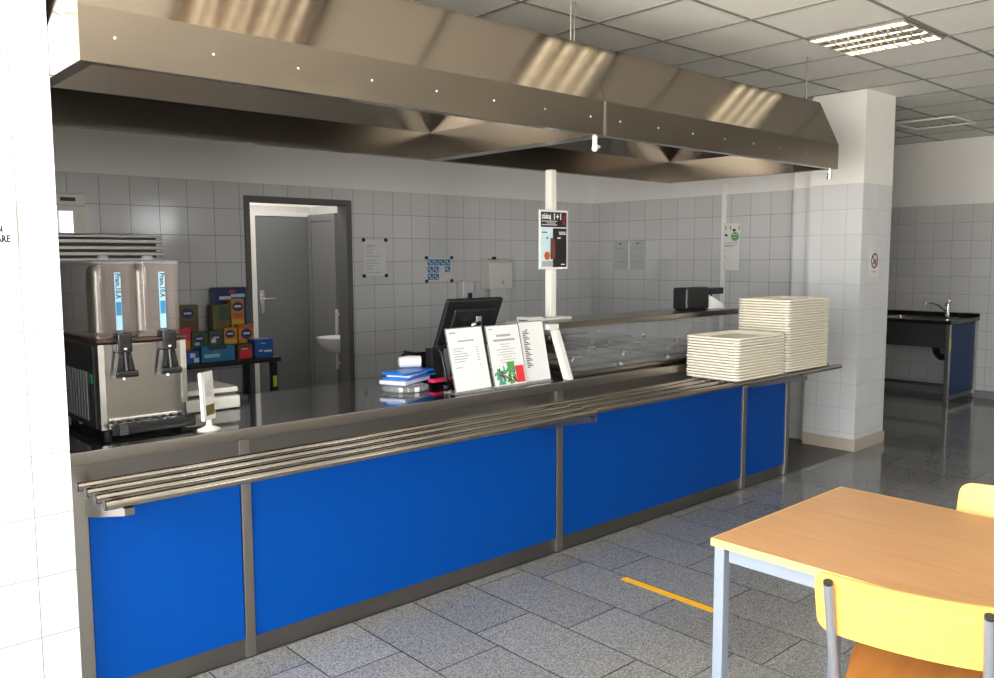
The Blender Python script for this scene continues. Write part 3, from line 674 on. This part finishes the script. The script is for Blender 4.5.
def disc_x(b, x, cy, cz, r, th=.001, n=28, r0=None):
    if r0 is None: return b.prism([(cy+r*math.cos(2*pi*k/n), cz+r*math.sin(2*pi*k/n)) for k in range(n)], 'x', x-th, x)
    for k in range(n):
        a, c_ = 2*pi*k/n, 2*pi*(k+1)/n
        b.prism([(cy+r*math.cos(a), cz+r*math.sin(a)), (cy+r*math.cos(c_), cz+r*math.sin(c_)), (cy+r0*math.cos(c_), cz+r0*math.sin(c_)), (cy+r0*math.cos(a), cz+r0*math.sin(a))], 'x', x-th, x)
    return b
part('emblem', disc_x(MB(), FX-.0003, 4.345, 1.785, .043), 'green', o, 'round green emblem')
part('emblem_mark', disc_x(MB(), FX-.0016, 4.345, 1.785, .036, .001, 28, .033).box(FX-.0026, FX-.0016, 4.325, 4.365, 1.80, 1.806).box(FX-.0026, FX-.0016, 4.33, 4.36, 1.775, 1.781), 'paper', o)
b = MB().box(FX-.0014, FX-.0003, 4.34, 4.37, 1.833, 1.857).box(FX-.0014, FX-.0003, 4.425, 4.455, 1.79, 1.81)
for yy in (4.30, 4.39, 4.44): b.box(FX-.0014, FX-.0003, yy, yy+.008, 1.85, 1.885)
for zz, y_ in ((1.725, 4.32), (1.705, 4.33), (1.695, 4.37), (1.66, 4.435), (1.60, 4.435)): b.box(FX-.0014, FX-.0003, y_, 4.455, zz, zz+.004)
part('print', b, 'ink', o)
part('hanger', MB().cyl((FX+.004, 4.44, 1.89), (6.905, 4.47, 1.89), .004), 'white', o)
# signs on the pillars
o = thing('no_smoking_sign', 'small white no-smoking sticker on the front of the tiled pillar', 'sign', (6.925, 3.05, 1.42))
part('sticker', MB().box(6.845, 7.005, 3.0525, 3.0545, 1.425, 1.66), 'paper', o)
b = MB(); n = 32; cx, cz = 6.925, 1.56
for k in range(n):
    a, d_ = 2*pi*k/n, 2*pi*(k+1)/n
    b.prism([(cx+.062*math.cos(a), cz+.062*math.sin(a)), (cx+.062*math.cos(d_), cz+.062*math.sin(d_)), (cx+.049*math.cos(d_), cz+.049*math.sin(d_)), (cx+.049*math.cos(a), cz+.049*math.sin(a))], 'y', 3.0510, 3.0524)
b.prism([(cx-.041, cz+.032), (cx-.032, cz+.041), (cx+.041, cz-.032), (cx+.032, cz-.041)], 'y', 3.0510, 3.0524)
part('prohibition_ring', b, 'red_dark', o)
part('cigarette', MB().prism([(cx-.036, cz-.02), (cx-.03, cz-.03), (cx+.034, cz+.004), (cx+.03, cz+.014)], 'y', 3.0490, 3.0509).box(6.90, 6.95, 3.0510, 3.0524, 1.465, 1.472), 'ink', o)
o = thing('wall_sign', 'grey lettering sign at the edge of the white tiled pillar', 'sign', (.55, 2.98, 1.64))
part('plate', MB().box(.36, .648, 2.9815, 2.9845, 1.62, 1.76), 'paper', o)
part('lettering', MB().text('A', (.584, 2.981, 1.706), X_, Z_, .026, .0006, 1., .0012).text('N', (.590, 2.981, 1.680), X_, Z_, .026, .0006, 1., .0012).text('ARE', (.590, 2.981, 1.648), X_, Z_, .030, .0006, .75, .0012), 'black', o)

# ------------------------------------------------------------------ till, folders and menus on the counter
t = thing('till_screen', 'black touch-screen till seen from behind, on the counter behind the menus', 'till', (2.82, 3.5, .933))
A = Vector((2.668, 3.455, 1.112)); up = (Vector((2.660, 3.325, 1.377))-A); L_ = up.length; up.normalize()
nr = Vector((1, 0, 0)).cross(up).normalized()
R = Matrix.Translation(A) @ Matrix(((1, up.x, nr.x, 0), (0, up.y, nr.y, 0), (0, up.z, nr.z, 0), (0, 0, 0, 1)))
scr = part('screen_case', MB().box(0, .385, 0, L_, -.028, .0, .012, 3, R), 'black', t)
part('back_cover', MB().box(.05, .335, .04, L_-.05, .0005, .02, .01, 3, R), 'black', scr)
part('screen', MB().box(.02, .365, .02, L_-.02, -.030, -.0285, 0, 2, R), 'oven_glass', scr)
part('stand', MB().box(2.76, 2.93, 3.38, 3.58, .9335, .955, .008).box(2.81, 2.87, 3.47, 3.51, .955, 1.16, .006).box(2.66, 2.74, 3.47, 3.53, .9335, 1.12, .006), 'black', t)
part('hinge_arm', MB().cyl((2.835, 3.34, 1.10), (2.835, 3.335, 1.235), .010).sphere((2.832, 3.335, 1.245), .016).box(2.845, 2.885, 3.325, 3.345, 1.23, 1.29, .006), 'chrome', t, 'silver hinge arm')
part('cable', MB().tube([(2.66, 3.42, 1.13), (2.655, 3.38, 1.10), (2.66, 3.36, 1.02), (2.67, 3.36, .96), (2.70, 3.37, .942), (2.78, 3.38, .941)], .008), 'black', t)
for x in (2.63, 2.68): part('hinge_knob', MB().cyl((x, 3.41, 1.133), (x+.03, 3.41, 1.133), .010), 'steel', t)
o = thing('receipt_printer', 'low black box printer behind the blue folders', 'printer', (2.63, 3.62, .933))
part('body', MB().box(2.65, 2.81, 3.60, 3.74, .934, 1.075, .010, 3), 'black', o)
part('lid', MB().box(2.66, 2.80, 3.61, 3.73, 1.0755, 1.09, .005), 'black_gloss', o)
def rotbox(cx, cy, z, w, d, h, rz, ry=0., bev=.003, rx=0.):
    R = Matrix.Translation((cx, cy, z)) @ Matrix.Rotation(rz, 4, 'Z') @ Matrix.Rotation(ry, 4, 'Y') @ Matrix.Rotation(rx, 4, 'X')
    return MB().box(-w/2, w/2, -d/2, d/2, 0, h, bev, 2, R)
lid = thing('clear_lid', 'round clear plastic takeaway lid under the folders', 'lid', (2.41, 3.42, .933))
part('rim', MB().lathe([(.115, 0), (.12, .006), (.118, .022), (.10, .026), (.09, .030), (0, .031)], (2.45, 3.42, .9335), 32), 'clear', lid)
part('lug', MB().box(2.365, 2.382, 3.345, 3.357, .935, .957, .003), 'paper', lid)
part('lug', MB().box(2.425, 2.45, 3.298, 3.310, .935, .957, .003), 'paper', lid)
single('document_wallet', rotbox(2.475, 3.455, .9655, .26, .15, .022, .42, .0, .006), 'lavender', 'pale lilac paper wallet lowest in the folder pile', 'folder', 'folders piled on the counter')
single('document_folder', rotbox(2.515, 3.465, .988, .27, .15, .010, .36, .0, .003), 'folder', 'thin blue folder in the middle of the folder pile', 'folder', 'folders piled on the counter')
single('document_wallet', rotbox(2.505, 3.475, .9985, .22, .13, .008, .5, .0, .003), 'lavender', 'pale sheet sandwiched between the two blue folders', 'folder', 'folders piled on the counter')
single('document_folder', rotbox(2.515, 3.485, .0+1.007, .25, .15, .013, .28, .0, .004), 'folder', 'bright blue folder topmost in the folder pile', 'folder', 'folders piled on the counter')
single('pink_pouch', rotbox(2.65, 3.39, .9565, .13, .05, .018, .1, .0, .006), 'pink', 'pink pouch lying at the foot of the till stand', 'pouch')
R_ = MB().tube([(2.525, 3.585, 1.05), (2.53, 3.582, 1.05), (2.57, 3.56, 1.052), (2.63, 3.535, 1.05), (2.635, 3.532, 1.05)], .03, 20, [.012, .028, .032, .031, .024])
bmesh.ops.translate(R_.bm, vec=(0, 0, .0), verts=R_.bm.verts)
single('wrapped_roll', R_, 'paper', 'clear-wrapped white roll lying on the blue folder', 'roll')

def menu(label, x0, x1, yb, yt, z0, z1, kind, lean=0.):
    o = thing('menu_holder', label, 'menu', ((x0+x1)/2, yb, .933), group='slanted menu holders on the counter')
    d = Vector((lean, yt-yb, z1-z0)); n = Vector((1, 0, 0)).cross(d).normalized()
    up = d.normalized(); r = up.cross(n) if up.cross(n).x > 0 else -up.cross(n)
    W_, H_ = x1-x0, d.length
    R = Matrix.Translation((x0, yb, z0)) @ Matrix(((r.x, up.x, -n.x*-1, 0), (r.y, up.y, n.y, 0), (r.z, up.z, n.z, 0), (0, 0, 0, 1)))
    # local: x right, y up the sheet, z towards the viewer (n points to -y)
    sgn = 1 if (R.to_3x3() @ Vector((0, 0, 1))).y < 0 else -1
    def bx(b, a0, a1, c0, c1, e0, e1): return b.box(a0, a1, c0, c1, min(e0*sgn, e1*sgn), max(e0*sgn, e1*sgn), 0, 2, R)
    h = part('acrylic_stand', bx(MB(), -.003, W_+.002, 0, H_+.004, -.004, 0).box(x0-.002, x1+.002, yb-.012, yb+.10, .9332, .9372), 'clear', o)
    part('backing', bx(MB(), 0, W_+(.020 if kind == 1 else .002), .006, H_+.006, -.0075, -.0045), 'black', o)
    s_ = part('sheet', bx(MB(), .002, W_-.002, .006, H_-.001, .0005, .002), 'paper', o)
    e0, e1 = .0022, .0032
    ln = MB()
    if kind == 1:
        bx(ln, .015, .055, H_-.025, H_-.016, e0, e1); bx(ln, .06, .165, H_-.068, H_-.060, e0, e1)
        for k, w in enumerate((.075, .06, .09, .10, .085, .07)):
            bx(ln, .02, .02+w, H_-.103-.013*k, H_-.098-.013*k, e0, e1); bx(ln, .17, .185, H_-.103-.013*k, H_-.098-.013*k, e0, e1)
        bx(ln, .02, .065, H_-.197, H_-.192, e0, e1); bx(ln, .18, .19, H_-.192, H_-.187, e0, e1)
        part('print', ln, 'ink_grey', s_)
    elif kind == 2:
        bx(ln, .015, .04, H_-.02, H_-.013, e0, e1)
        for k, (a, w) in enumerate(((.06, .10), (.035, .15))): bx(ln, a, a+w, H_-.058-.024*k, H_-.047-.024*k, e0, e1)
        for k, w in enumerate((.07, .05, .13, .09, .12, .06, .11, .09)): bx(ln, W_/2-w/2, W_/2+w/2, H_-.100-.0135*k, H_-.097-.0135*k, e0, e1)
        part('print', ln, 'ink_grey', s_)
        rnd = random.Random(3); gm = {'green': MB(), 'teal': MB(), 'red_dark': MB(), 'green_dark': MB()}
        keys = ['teal', 'green', 'teal', 'red_dark', 'green', 'green_dark', 'green']
        for k in range(46):
            m_ = keys[k % 7]; a = rnd.uniform(.012, .085) if m_ == 'teal' else rnd.uniform(.04, .15); c_ = rnd.uniform(.015, .085)
            ang = rnd.uniform(0, pi); l_ = rnd.uniform(.012, .026); w_ = rnd.uniform(.004, .009)
            pts = []
            for q in range(8):
                tt = 2*pi*q/8; u_, v_ = l_*math.cos(tt), w_*math.sin(tt)
                px_, py_ = a+u_*math.cos(ang)-v_*math.sin(ang), c_+u_*math.sin(ang)+v_*math.cos(ang)
                pts.append(R @ Vector((min(max(px_, .006), W_-.006), min(max(py_, .010), .11), sgn*(e0+.0001*k/5))))
            gm[m_].slab(pts, R.to_3x3() @ Vector((0, 0, sgn)), .0006)
        for m_, b_ in gm.items(): part('food_picture', b_, m_, s_)
        part('food_picture', bx(MB(), .10, .15, .075, .125, .0034, .0042), 'green', s_)
        part('food_picture', bx(MB(), .155, .212, .012, .10, .0034, .0042), 'red', s_)
    else:
        for k in range(22): bx(ln, .02 if k else .06, .04+.012*((k*7) % 3), H_-.045-.0095*k, H_-.040-.0095*k, e0, e1)
        part('print', ln, 'ink', s_)
    return o
menu('menu in a clear stand, plain price list nearest the till screen', 2.535, 2.765, 3.115, 3.190, .938, 1.245, 1, -.005)
menu('menu in a clear stand with a salad and tomato picture, middle of three', 2.790, 3.015, 3.115, 3.190, .938, 1.245, 2, -.002)
menu('glossy menu sheet partly behind the salad menu, next to the white post', 3.026, 3.205, 3.130, 3.200, .938, 1.252, 3, .0)

# ------------------------------------------------------------------ glass display and its pole
g = thing('glass_display', 'glass-fronted food display with white end posts on the counter, beside the menus', 'food display', (4.25, 3.45, .933))
part('base_rim', MB().box(3.33, 5.25, 3.115, 3.145, .934, .958, .004).box(3.33, 5.25, 3.755, 3.78, .934, .958, .004).box(3.33, 3.355, 3.145, 3.755, .934, .958).box(5.225, 5.25, 3.145, 3.755, .934, .958), 'steel', g)
part('well_floor', MB().box(3.36, 5.22, 3.15, 3.75, .934, .938), 'steel_dark', g)
part('top_shelf', MB().box(3.32, 5.15, 3.195, 3.52, 1.200, 1.236, .004), 'steel', g)
part('front_glass', MB().slab([(3.34, 3.132, .959), (5.21, 3.132, .959), (5.21, 3.225, 1.199), (3.34, 3.225, 1.199)], (0, -.85, .5), .005), 'glass', g)
part('end_glass', MB().prism([(3.15, .959), (3.75, .959), (3.50, 1.199), (3.235, 1.199)], 'x', 5.212, 5.217), 'glass', g)
for xx in (3.275, 5.225):
    part('end_post', MB().prism([(3.062, .934), (3.106, .934), (3.212, 1.20), (3.168, 1.20)], 'x', xx, xx+.038, .003), 'white', g, 'white slanted end post')
    part('rear_post', MB().box(xx, xx+.038, 3.485, 3.52, .934, 1.199, .003), 'white', g)
part('cross_bar', MB().box(3.235, 3.315, 3.175, 3.53, 1.2005, 1.232, .004).box(3.24, 3.60, 3.345, 3.43, 1.2365, 1.25, .004).box(3.24, 3.36, 3.34, 3.44, 1.2325, 1.262, .004), 'white', g, 'white top bracket')
for r_ in range(2):
    for q in range(4):
        a = 3.38+.46*q; yb = 3.165+.29*r_
        p_ = part('food_pan', MB().loft([rr for rr in [[(a+.22+p[0], yb+.14+p[1], p[2]) for p in rrect(.43, .275, .03, i, z)] for i, z in ((0, .9385), (0, .975), (.012, .985), (.03, .99))]]), 'steel_dark', g)
        part('lid_knob', MB().tube([(a+.18, yb+.14, .988), (a+.19, yb+.14, 1.012), (a+.25, yb+.14, 1.012), (a+.26, yb+.14, .988)], .007), 'chrome', p_)
p = thing('service_pole', 'square white service pole standing on the display bracket, carrying the poster', 'pole', (3.47, 3.41, 1.251))
part('shaft', MB().box(3.438, 3.486, 3.36, 3.408, 1.253, 2.092, .006), 'white', p)
part('foot_plate', MB().box(3.38, 3.56, 3.35, 3.425, 1.2505, 1.2528), 'white', p)
o = thing('drinks_poster', 'black and pale blue drink poster on the white pole', 'poster', (3.475, 3.35, 1.53))
q0, q1, z0, z1, yp = 3.338, 3.566, 1.530, 1.862, 3.352
part('sheet', MB().box(q0, q1, yp-.001, yp+.006, z0, z1), 'paper', o)
part('header', MB().box(q0+.010, q1-.010, yp-.0025, yp-.0012, z1-.095, z1-.010), 'black', o)
part('picture_panel', MB().box(q0+.010, q0+.105, yp-.0025, yp-.0012, z0+.010, z1-.101), 'pale_blue', o)
part('picture_panel', MB().box(q0+.106, q1-.010, yp-.0025, yp-.0012, z0+.010, z1-.101), 'black', o)
part('lettering', MB().text('získaj', (q0+.016, yp-.003, z1-.048), X_, Z_, .043, .0005, .80, .0009), 'paper', o)
part('number_lettering', MB().text('1+1', (q0+.105, yp-.003, z1-.052), X_, Z_, .050, .0005, .95, .0012), 'paper', o)
b = MB()
for zz, a, w in ((z1-.062, .016, .125), (z1-.072, .055, .07), (z1-.082, .016, .12)): b.box(q0+a, q0+a+w, yp-.0035, yp-.0026, zz-.002, zz+.002)
b.box(q1-.075, q1-.02, yp-.0035, yp-.0026, z1-.125, z1-.120).box(q1-.07, q1-.016, yp-.0035, yp-.0026, z1-.136, z1-.129).box(q1-.055, q1-.025, yp-.0035, yp-.0026, z0+.022, z0+.028).box(q1-.085, q1-.06, yp-.0035, yp-.0026, z1-.16, z1-.152)
part('small_print', b, 'paper_dim', o)
part('bottle_picture', MB().box(q0+.085, q0+.118, yp-.0036, yp-.0026, z0+.055, z0+.175), 'brown', o)
part('bottle_picture', MB().box(q0+.118, q0+.126, yp-.0036, yp-.0026, z0+.055, z0+.165).box(q1-.045, q1-.02, yp-.0036, yp-.0026, z1-.082, z1-.022), 'red_dark', o)
part('burger_picture', MB().prism([(q0+.035+.045*(.5+.5*math.cos(2*pi*k/14)), z0+.075+.024*math.sin(2*pi*k/14)) for k in range(14)], 'y', yp-.0046, yp-.0037), 'orange_red', o)
b = MB()
for k in range(6): b.box(q0+.018+.015*k, q0+.03+.015*k, yp-.0036, yp-.0026, z0+.014, z0+.045)
part('footer_pictures', b, 'ink_grey', o)
b = MB().prism([(q0+.05, z1-.152), (q0+.07, z1-.152), (q0+.06, z1-.166)], 'y', yp-.0036, yp-.0026).box(q0+.018, q0+.06, yp-.0036, yp-.0026, z1-.128, z1-.122)
part('heart_print', b, 'ink', o)
n = thing('napkin_dispenser', 'black napkin box with white napkins spilling out, on top of the glass display', 'napkin dispenser', (4.85, 3.45, 1.236))
part('box', MB().box(4.63, 4.885, 3.265, 3.385, 1.246, 1.392, .014, 3), 'black', n)
part('base', MB().box(4.64, 4.87, 3.28, 3.37, 1.2365, 1.2455), 'black', n)
part('end_cap', MB().box(4.886, 5.065, 3.27, 3.285, 1.34, 1.385, .006).box(4.886, 5.065, 3.36, 3.375, 1.30, 1.385, .006).box(4.886, 5.065, 3.285, 3.36, 1.372, 1.385, .004), 'black_gloss', n)
b = MB()
for k in range(6):
    x_ = 4.89+.026*k; hz = 1.345-.010*k
    b.slab([(x_, 3.287, 1.245), (x_+.03, 3.272-.004*k, 1.240), (x_+.035, 3.275, hz-.02), (x_+.004, 3.288, hz)], (0, 1, 0), .07)
part('napkins', b, 'paper', n)

k = thing('kitchen_counter', 'dark kitchen work counter with lidded pans behind the glass display', 'counter', (5.2, 4.6, 0))
part('carcass', MB().box(4.89, 5.52, 3.88, 5.36, .06, .889), 'steel_dark', k)
part('plinth', MB().box(4.93, 5.48, 3.92, 5.32, 0, .059), 'black', k)
part('worktop', MB().box(4.86, 5.55, 3.85, 5.40, .89, .925, .003), 'top', k)
for y in (4.08, 4.55, 5.02):
    p_ = part('pan_lid', MB().loft([[(5.22+p[0], y+p[1], p[2]) for p in rrect(.52, .32, .03, i, z)] for i, z in ((0, .9255), (0, .945), (.012, .955), (.03, .96))]), 'steel_dark', k)
    part('lid_knob', MB().cyl((5.22, y, .96), (5.22, y, .985), .012).sphere((5.22, y, .99), .018), 'chrome', p_)

# ------------------------------------------------------------------ sink unit beyond the pillar
k = thing('sink_unit', 'stainless sink unit with a navy end panel against the far tiled wall', 'sink', (9.9, 4.2, 0))
part('worktop', MB().box(9.44, 9.52, 3.33, 5.2, .875, .915, .004).box(10.10, 10.296, 3.33, 5.2, .875, .915, .004).box(9.52, 10.10, 3.33, 3.45, .875, .915).box(9.52, 10.10, 4.15, 5.2, .875, .915).box(10.27, 10.296, 3.33, 5.2, .9155, .955), 'black_gloss', k)
part('basin', MB().loft([[(9.81+p[0], 3.80+p[1], p[2]) for p in rrect(.57, .69, .06, i, z)] for i, z in ((.0, .90), (-.0, .912), (.02, .912), (.035, .75), (.10, .72))], False, True), 'steel', k)
part('apron', MB().box(9.50, 9.52, 3.40, 5.18, .615, .874), 'dark', k)
for x in (9.475, 10.245):
    for y in (3.345, 5.15): part('leg', MB().box(x-.022, x+.022, y-.006, y+.038, .006, .874, .002), 'steel_v', k)
part('end_panel', MB().box(9.50, 10.22, 3.352, 3.372, .10, .86), 'blue_dark', k)
part('end_rail', MB().box(9.50, 10.22, 3.35, 3.374, .055, .099), 'steel', k)
part('lower_bar', MB().box(9.46, 9.49, 3.385, 5.13, .20, .235), 'dark', k)
part('drain_pipe', MB().tube([(9.75, 3.60, .72), (9.75, 3.60, .62), (9.72, 3.56, .53), (9.66, 3.50, .50), (9.60, 3.42, .51)], .035), 'black', k)
part('sticker', MB().box(9.455, 9.495, 3.3375, 3.3388, .60, .72), 'lime', k, 'lime green sticker')
fc = part('faucet', MB().cyl((10.14, 3.62, .9155), (10.14, 3.62, 1.05), .028).sphere((10.14, 3.62, 1.05), .030).tube([(10.13, 3.63, .98), (10.03, 3.68, 1.05), (9.95, 3.74, 1.085), (9.92, 3.77, 1.08), (9.915, 3.775, 1.05)], .016), 'chrome', k)
part('lever', MB().tube([(10.14, 3.62, 1.07), (10.10, 3.60, 1.09), (10.04, 3.57, 1.10)], .011), 'chrome', fc)

# ------------------------------------------------------------------ washbasin in the vestibule
k = thing('washbasin', 'white ceramic washbasin on a pedestal, seen through the kitchen doorway', 'washbasin', (4.05, 6.62, 0))
part('bowl', MB().lathe([(.05, .74), (.10, .755), (.17, .82), (.19, .875), (.195, .885), (.175, .885), (.15, .83), (0, .80)], (3.99, 6.60, 0), 28, (1, 1.1, 1)), 'ceramic', k)
part('pedestal', MB().lathe([(.07, 0), (.065, .04), (.05, .4), (.06, .745)], (4.09, 6.60, 0), 20), 'ceramic', k)
single('wall_rail', MB().box(4.13, 4.155, 6.86, 6.88, .55, 1.12, .004).box(4.1555, 4.199, 6.86, 6.88, .60, .62).box(4.1555, 4.199, 6.86, 6.88, 1.06, 1.08), 'white', 'upright white bar behind the washbasin', 'rail')

# ------------------------------------------------------------------ dining table, chairs, floor tape
t = thing('dining_table', 'beech-topped canteen table on a pale grey metal frame', 'table', (2.57, .79, 0))
tx0, tx1, ty0, ty1 = 2.141, 2.985, .16, 1.408
part('tabletop', MB().box(tx0+.002, tx1-.002, ty0+.002, ty1-.002, .716, .740, .004), 'beech', t)
part('edge_band', MB().box(tx0-.001, tx0+.0015, ty0, ty1, .7165, .7395).box(tx0+.0015, tx1, ty1-.0015, ty1+.001, .7165, .7395).box(tx1-.0015, tx1+.001, ty0, ty1-.0015, .7165, .7395).box(tx0+.0015, tx1-.0015, ty0-.001, ty0+.0015, .7165, .7395), 'edge', t, 'lighter beech edge')
for x in (tx0+.006, tx1-.075):
    for y in (ty0+.008, ty1-.043): part('leg', MB().box(x, x+.035, y, y+.035, 0, .7155, .004), 'frame', t)
part('frame_rail', MB().box(tx0+.016, tx0+.040, ty0+.052, ty1-.052, .672, .7155, .002, 1).box(tx1-.042, tx1-.018, ty0+.052, ty1-.052, .672, .7155, .002, 1).box(tx0+.052, tx1-.052, ty0+.016, ty0+.040, .672, .7155, .002, 1).box(tx0+.052, tx1-.052, ty1-.042, ty1-.018, .672, .7155, .002, 1), 'frame', t)
def make_chair(label, loc, rz):
    # local frame: faces +x, backrest posts at y = +-.175
    c = thing('canteen_chair', label, 'chair', loc, rz, 'beech canteen chairs at the table')
    P = lambda n, mb, m, par=None, **k: part(n, mb, m, par or c, local=True, **k)
    nb = 24
    def bow(y): return -.040*(1-(y/.235)**2)+.030
    hh = .088
    bmk = bmesh.new()
    hw = .216; ys = [hw*math.sin(pi/2*(-1+2*i/nb)) for i in range(nb+1)]
    # curved plywood panel: grid with rounded corners
    f_, b_ = {}, {}
    for i, y in enumerate(ys):
        edge = min(1, max(0, abs(y)-hw+.035)/.035)
        hz = hh-.035*(1-math.sqrt(max(0, 1-edge*edge)))
        for q in range(5):
            z = -hz+2*hz*q/4
            x = bow(y)+.031-.33*z
            f_[i, q] = bmk.verts.new((x, y, .713+z)); b_[i, q] = bmk.verts.new((x-.010, y, .713+z))
    for i in range(nb):
        for q in range(4):
            bmk.faces.new((f_[i, q], f_[i+1, q], f_[i+1, q+1], f_[i, q+1])); bmk.faces.new((b_[i, q], b_[i, q+1], b_[i+1, q+1], b_[i+1, q]))
        bmk.faces.new((f_[i, 0], b_[i, 0], b_[i+1, 0], f_[i+1, 0])); bmk.faces.new((f_[i, 4], f_[i+1, 4], b_[i+1, 4], b_[i, 4]))
    for q in range(4):
        bmk.faces.new((f_[0, q], f_[0, q+1], b_[0, q+1], b_[0, q])); bmk.faces.new((f_[nb, q], b_[nb, q], b_[nb, q+1], f_[nb, q+1]))
    bmesh.ops.recalc_face_normals(bmk, faces=bmk.faces)
    m_ = MB(); m_._merge(bmk); P('backrest', m_, 'ply', label='pale curved beech backrest')
    # seat, dished plywood
    sl = []
    for ins, z in ((.0, .452), (.0, .462), (.004, .464)):
        lp = []
        for px_, py_, _ in rrect(.385, .39, .06, ins, 0, 5): lp.append((.245+px_, py_*.9*(1+.14*px_/.19), z-.008*math.sin(min(max((px_+.19)/.38, 0), 1)*pi)))
        sl.append(lp)
    P('seat', MB().loft(sl), 'seatply_shaded')
    for s_ in (-1, 1):
        y = .175*s_
        lg = P('back_leg', MB().tube([(-.06, y*1.06, .012), (.02, y*1.02, .25), (.104, y, .40), (.112, y, .44), (.100, y, .49), (-.001, y, .778)], .0125, 14), 'tube')
        P('end_cap', MB().cyl((-.0010, y, .7775), (-.0037, y, .785), .0115, 14), 'rubber', lg)
        P('foot_cap', MB().cyl((-.062, y*1.06, 0), (-.06, y*1.06, .03), .016, 14), 'rubber', lg)
        fl = P('front_leg', MB().tube([(.082, y*.98, .430), (.20, y*.98, .430), (.37, y*.98, .430), (.392, y, .425), (.40, y*1.02, .40), (.43, y*1.08, .012)], .0115, 14), 'tube')
        P('foot_cap', MB().cyl((.430, y*1.08, 0), (.43, y*1.08, .03), .015, 14), 'rubber', fl)
    P('cross_tube', MB().cyl((.11, -.17, .430), (.11, .17, .430), .010).cyl((.33, -.17, .430), (.33, .17, .430), .010), 'tube')
    b = MB()
    for y in (-.175, .175): b.sphere((.024, y, .713), .008, (.5, 1, 1), 10)
    P('rivets', b, 'tube')
    return c
make_chair('beech canteen chair with its curved back turned to the viewer, nearest the counter side', (2.000, .778, 0), math.radians(12))
ch2 = make_chair('beech canteen chair on the far side of the table, only its back corner showing', (3.17, .835, 0), pi+.05)
ch2['label'] = 'beech canteen chair across the table, its pale backrest rising over the tabletop edge'
bpy.data.objects['canteen_chair']['label'] = 'beech canteen chair seen from behind, tucked under the near side of the table'
single('floor_tape', MB().box(3.138, 3.186, 2.05, 2.582, 0, .0008), 'yellow_tape', 'yellow strip of tape on the grey stone floor', 'floor tape')

# ------------------------------------------------------------------ light
W_ = bpy.data.worlds.new('sky'); S.world = W_; W_.use_nodes = True
nt = W_.node_tree; bg = nt.nodes['Background']; bg.inputs['Strength'].default_value = 20.0
tc = N(nt, 'ShaderNodeTexCoord'); sp = N(nt, 'ShaderNodeSeparateXYZ'); nt.links.new(tc.outputs['Generated'], sp.inputs[0])
cr = N(nt, 'ShaderNodeValToRGB'); mr = N(nt, 'ShaderNodeMapRange'); mr.inputs['From Min'].default_value = -.3; mr.inputs['From Max'].default_value = .3
nt.links.new(sp.outputs['Z'], mr.inputs['Value']); nt.links.new(mr.outputs[0], cr.inputs[0]); nt.links.new(cr.outputs[0], bg.inputs['Color'])
cr.color_ramp.elements[0].position = .45; cr.color_ramp.elements[0].color = (1.52, 1.44, 1.31, 1)      # lower half: warm glow added to brighten ceiling and hood
cr.color_ramp.elements[1].position = .55; cr.color_ramp.elements[1].color = (.93, .97, 1., 1)      # bright sky
L = bpy.data.lights.new('vestibule_lamp', 'AREA'); L.energy = 16; L.size = .3; L.color = (1, .95, .88)
lo = bpy.data.objects.new('vestibule_lamp', L); COL.objects.link(lo); lo.location = (3.2, 6.9, CZ-.03)
# ------------------------------------------------------------------ camera (solved from the photograph's vanishing points)
def cam():
    fo, yaw, p, r = 835.114, .838435496, -.0959750238, -.00404697802
    f = Vector((math.cos(p)*math.cos(yaw), math.cos(p)*math.sin(yaw), math.sin(p)))
    rt = Vector((math.sin(yaw), -math.cos(yaw), 0)); up = rt.cross(f)
    rt2 = math.cos(r)*rt+math.sin(r)*up; up2 = -math.sin(r)*rt+math.cos(r)*up
    c = bpy.data.cameras.new('camera'); c.sensor_fit = 'HORIZONTAL'; c.sensor_width = 36; c.lens = fo/994*36; c.clip_start = .05
    o = bpy.data.objects.new('camera', c); COL.objects.link(o)
    m = Matrix(((rt2.x, up2.x, -f.x, 0), (rt2.y, up2.y, -f.y, 0), (rt2.z, up2.z, -f.z, 1.59), (0, 0, 0, 1)))
    o.matrix_world = m; S.camera = o
cam()
S.view_settings.view_transform = 'Standard'; S.view_settings.look = 'None'; S.view_settings.gamma = 1
S.view_settings.use_curve_mapping = False; S.view_settings.exposure = 0.0
S.cycles.max_bounces = 10; S.cycles.transparent_max_bounces = 12; S.cycles.sample_clamp_indirect = 6
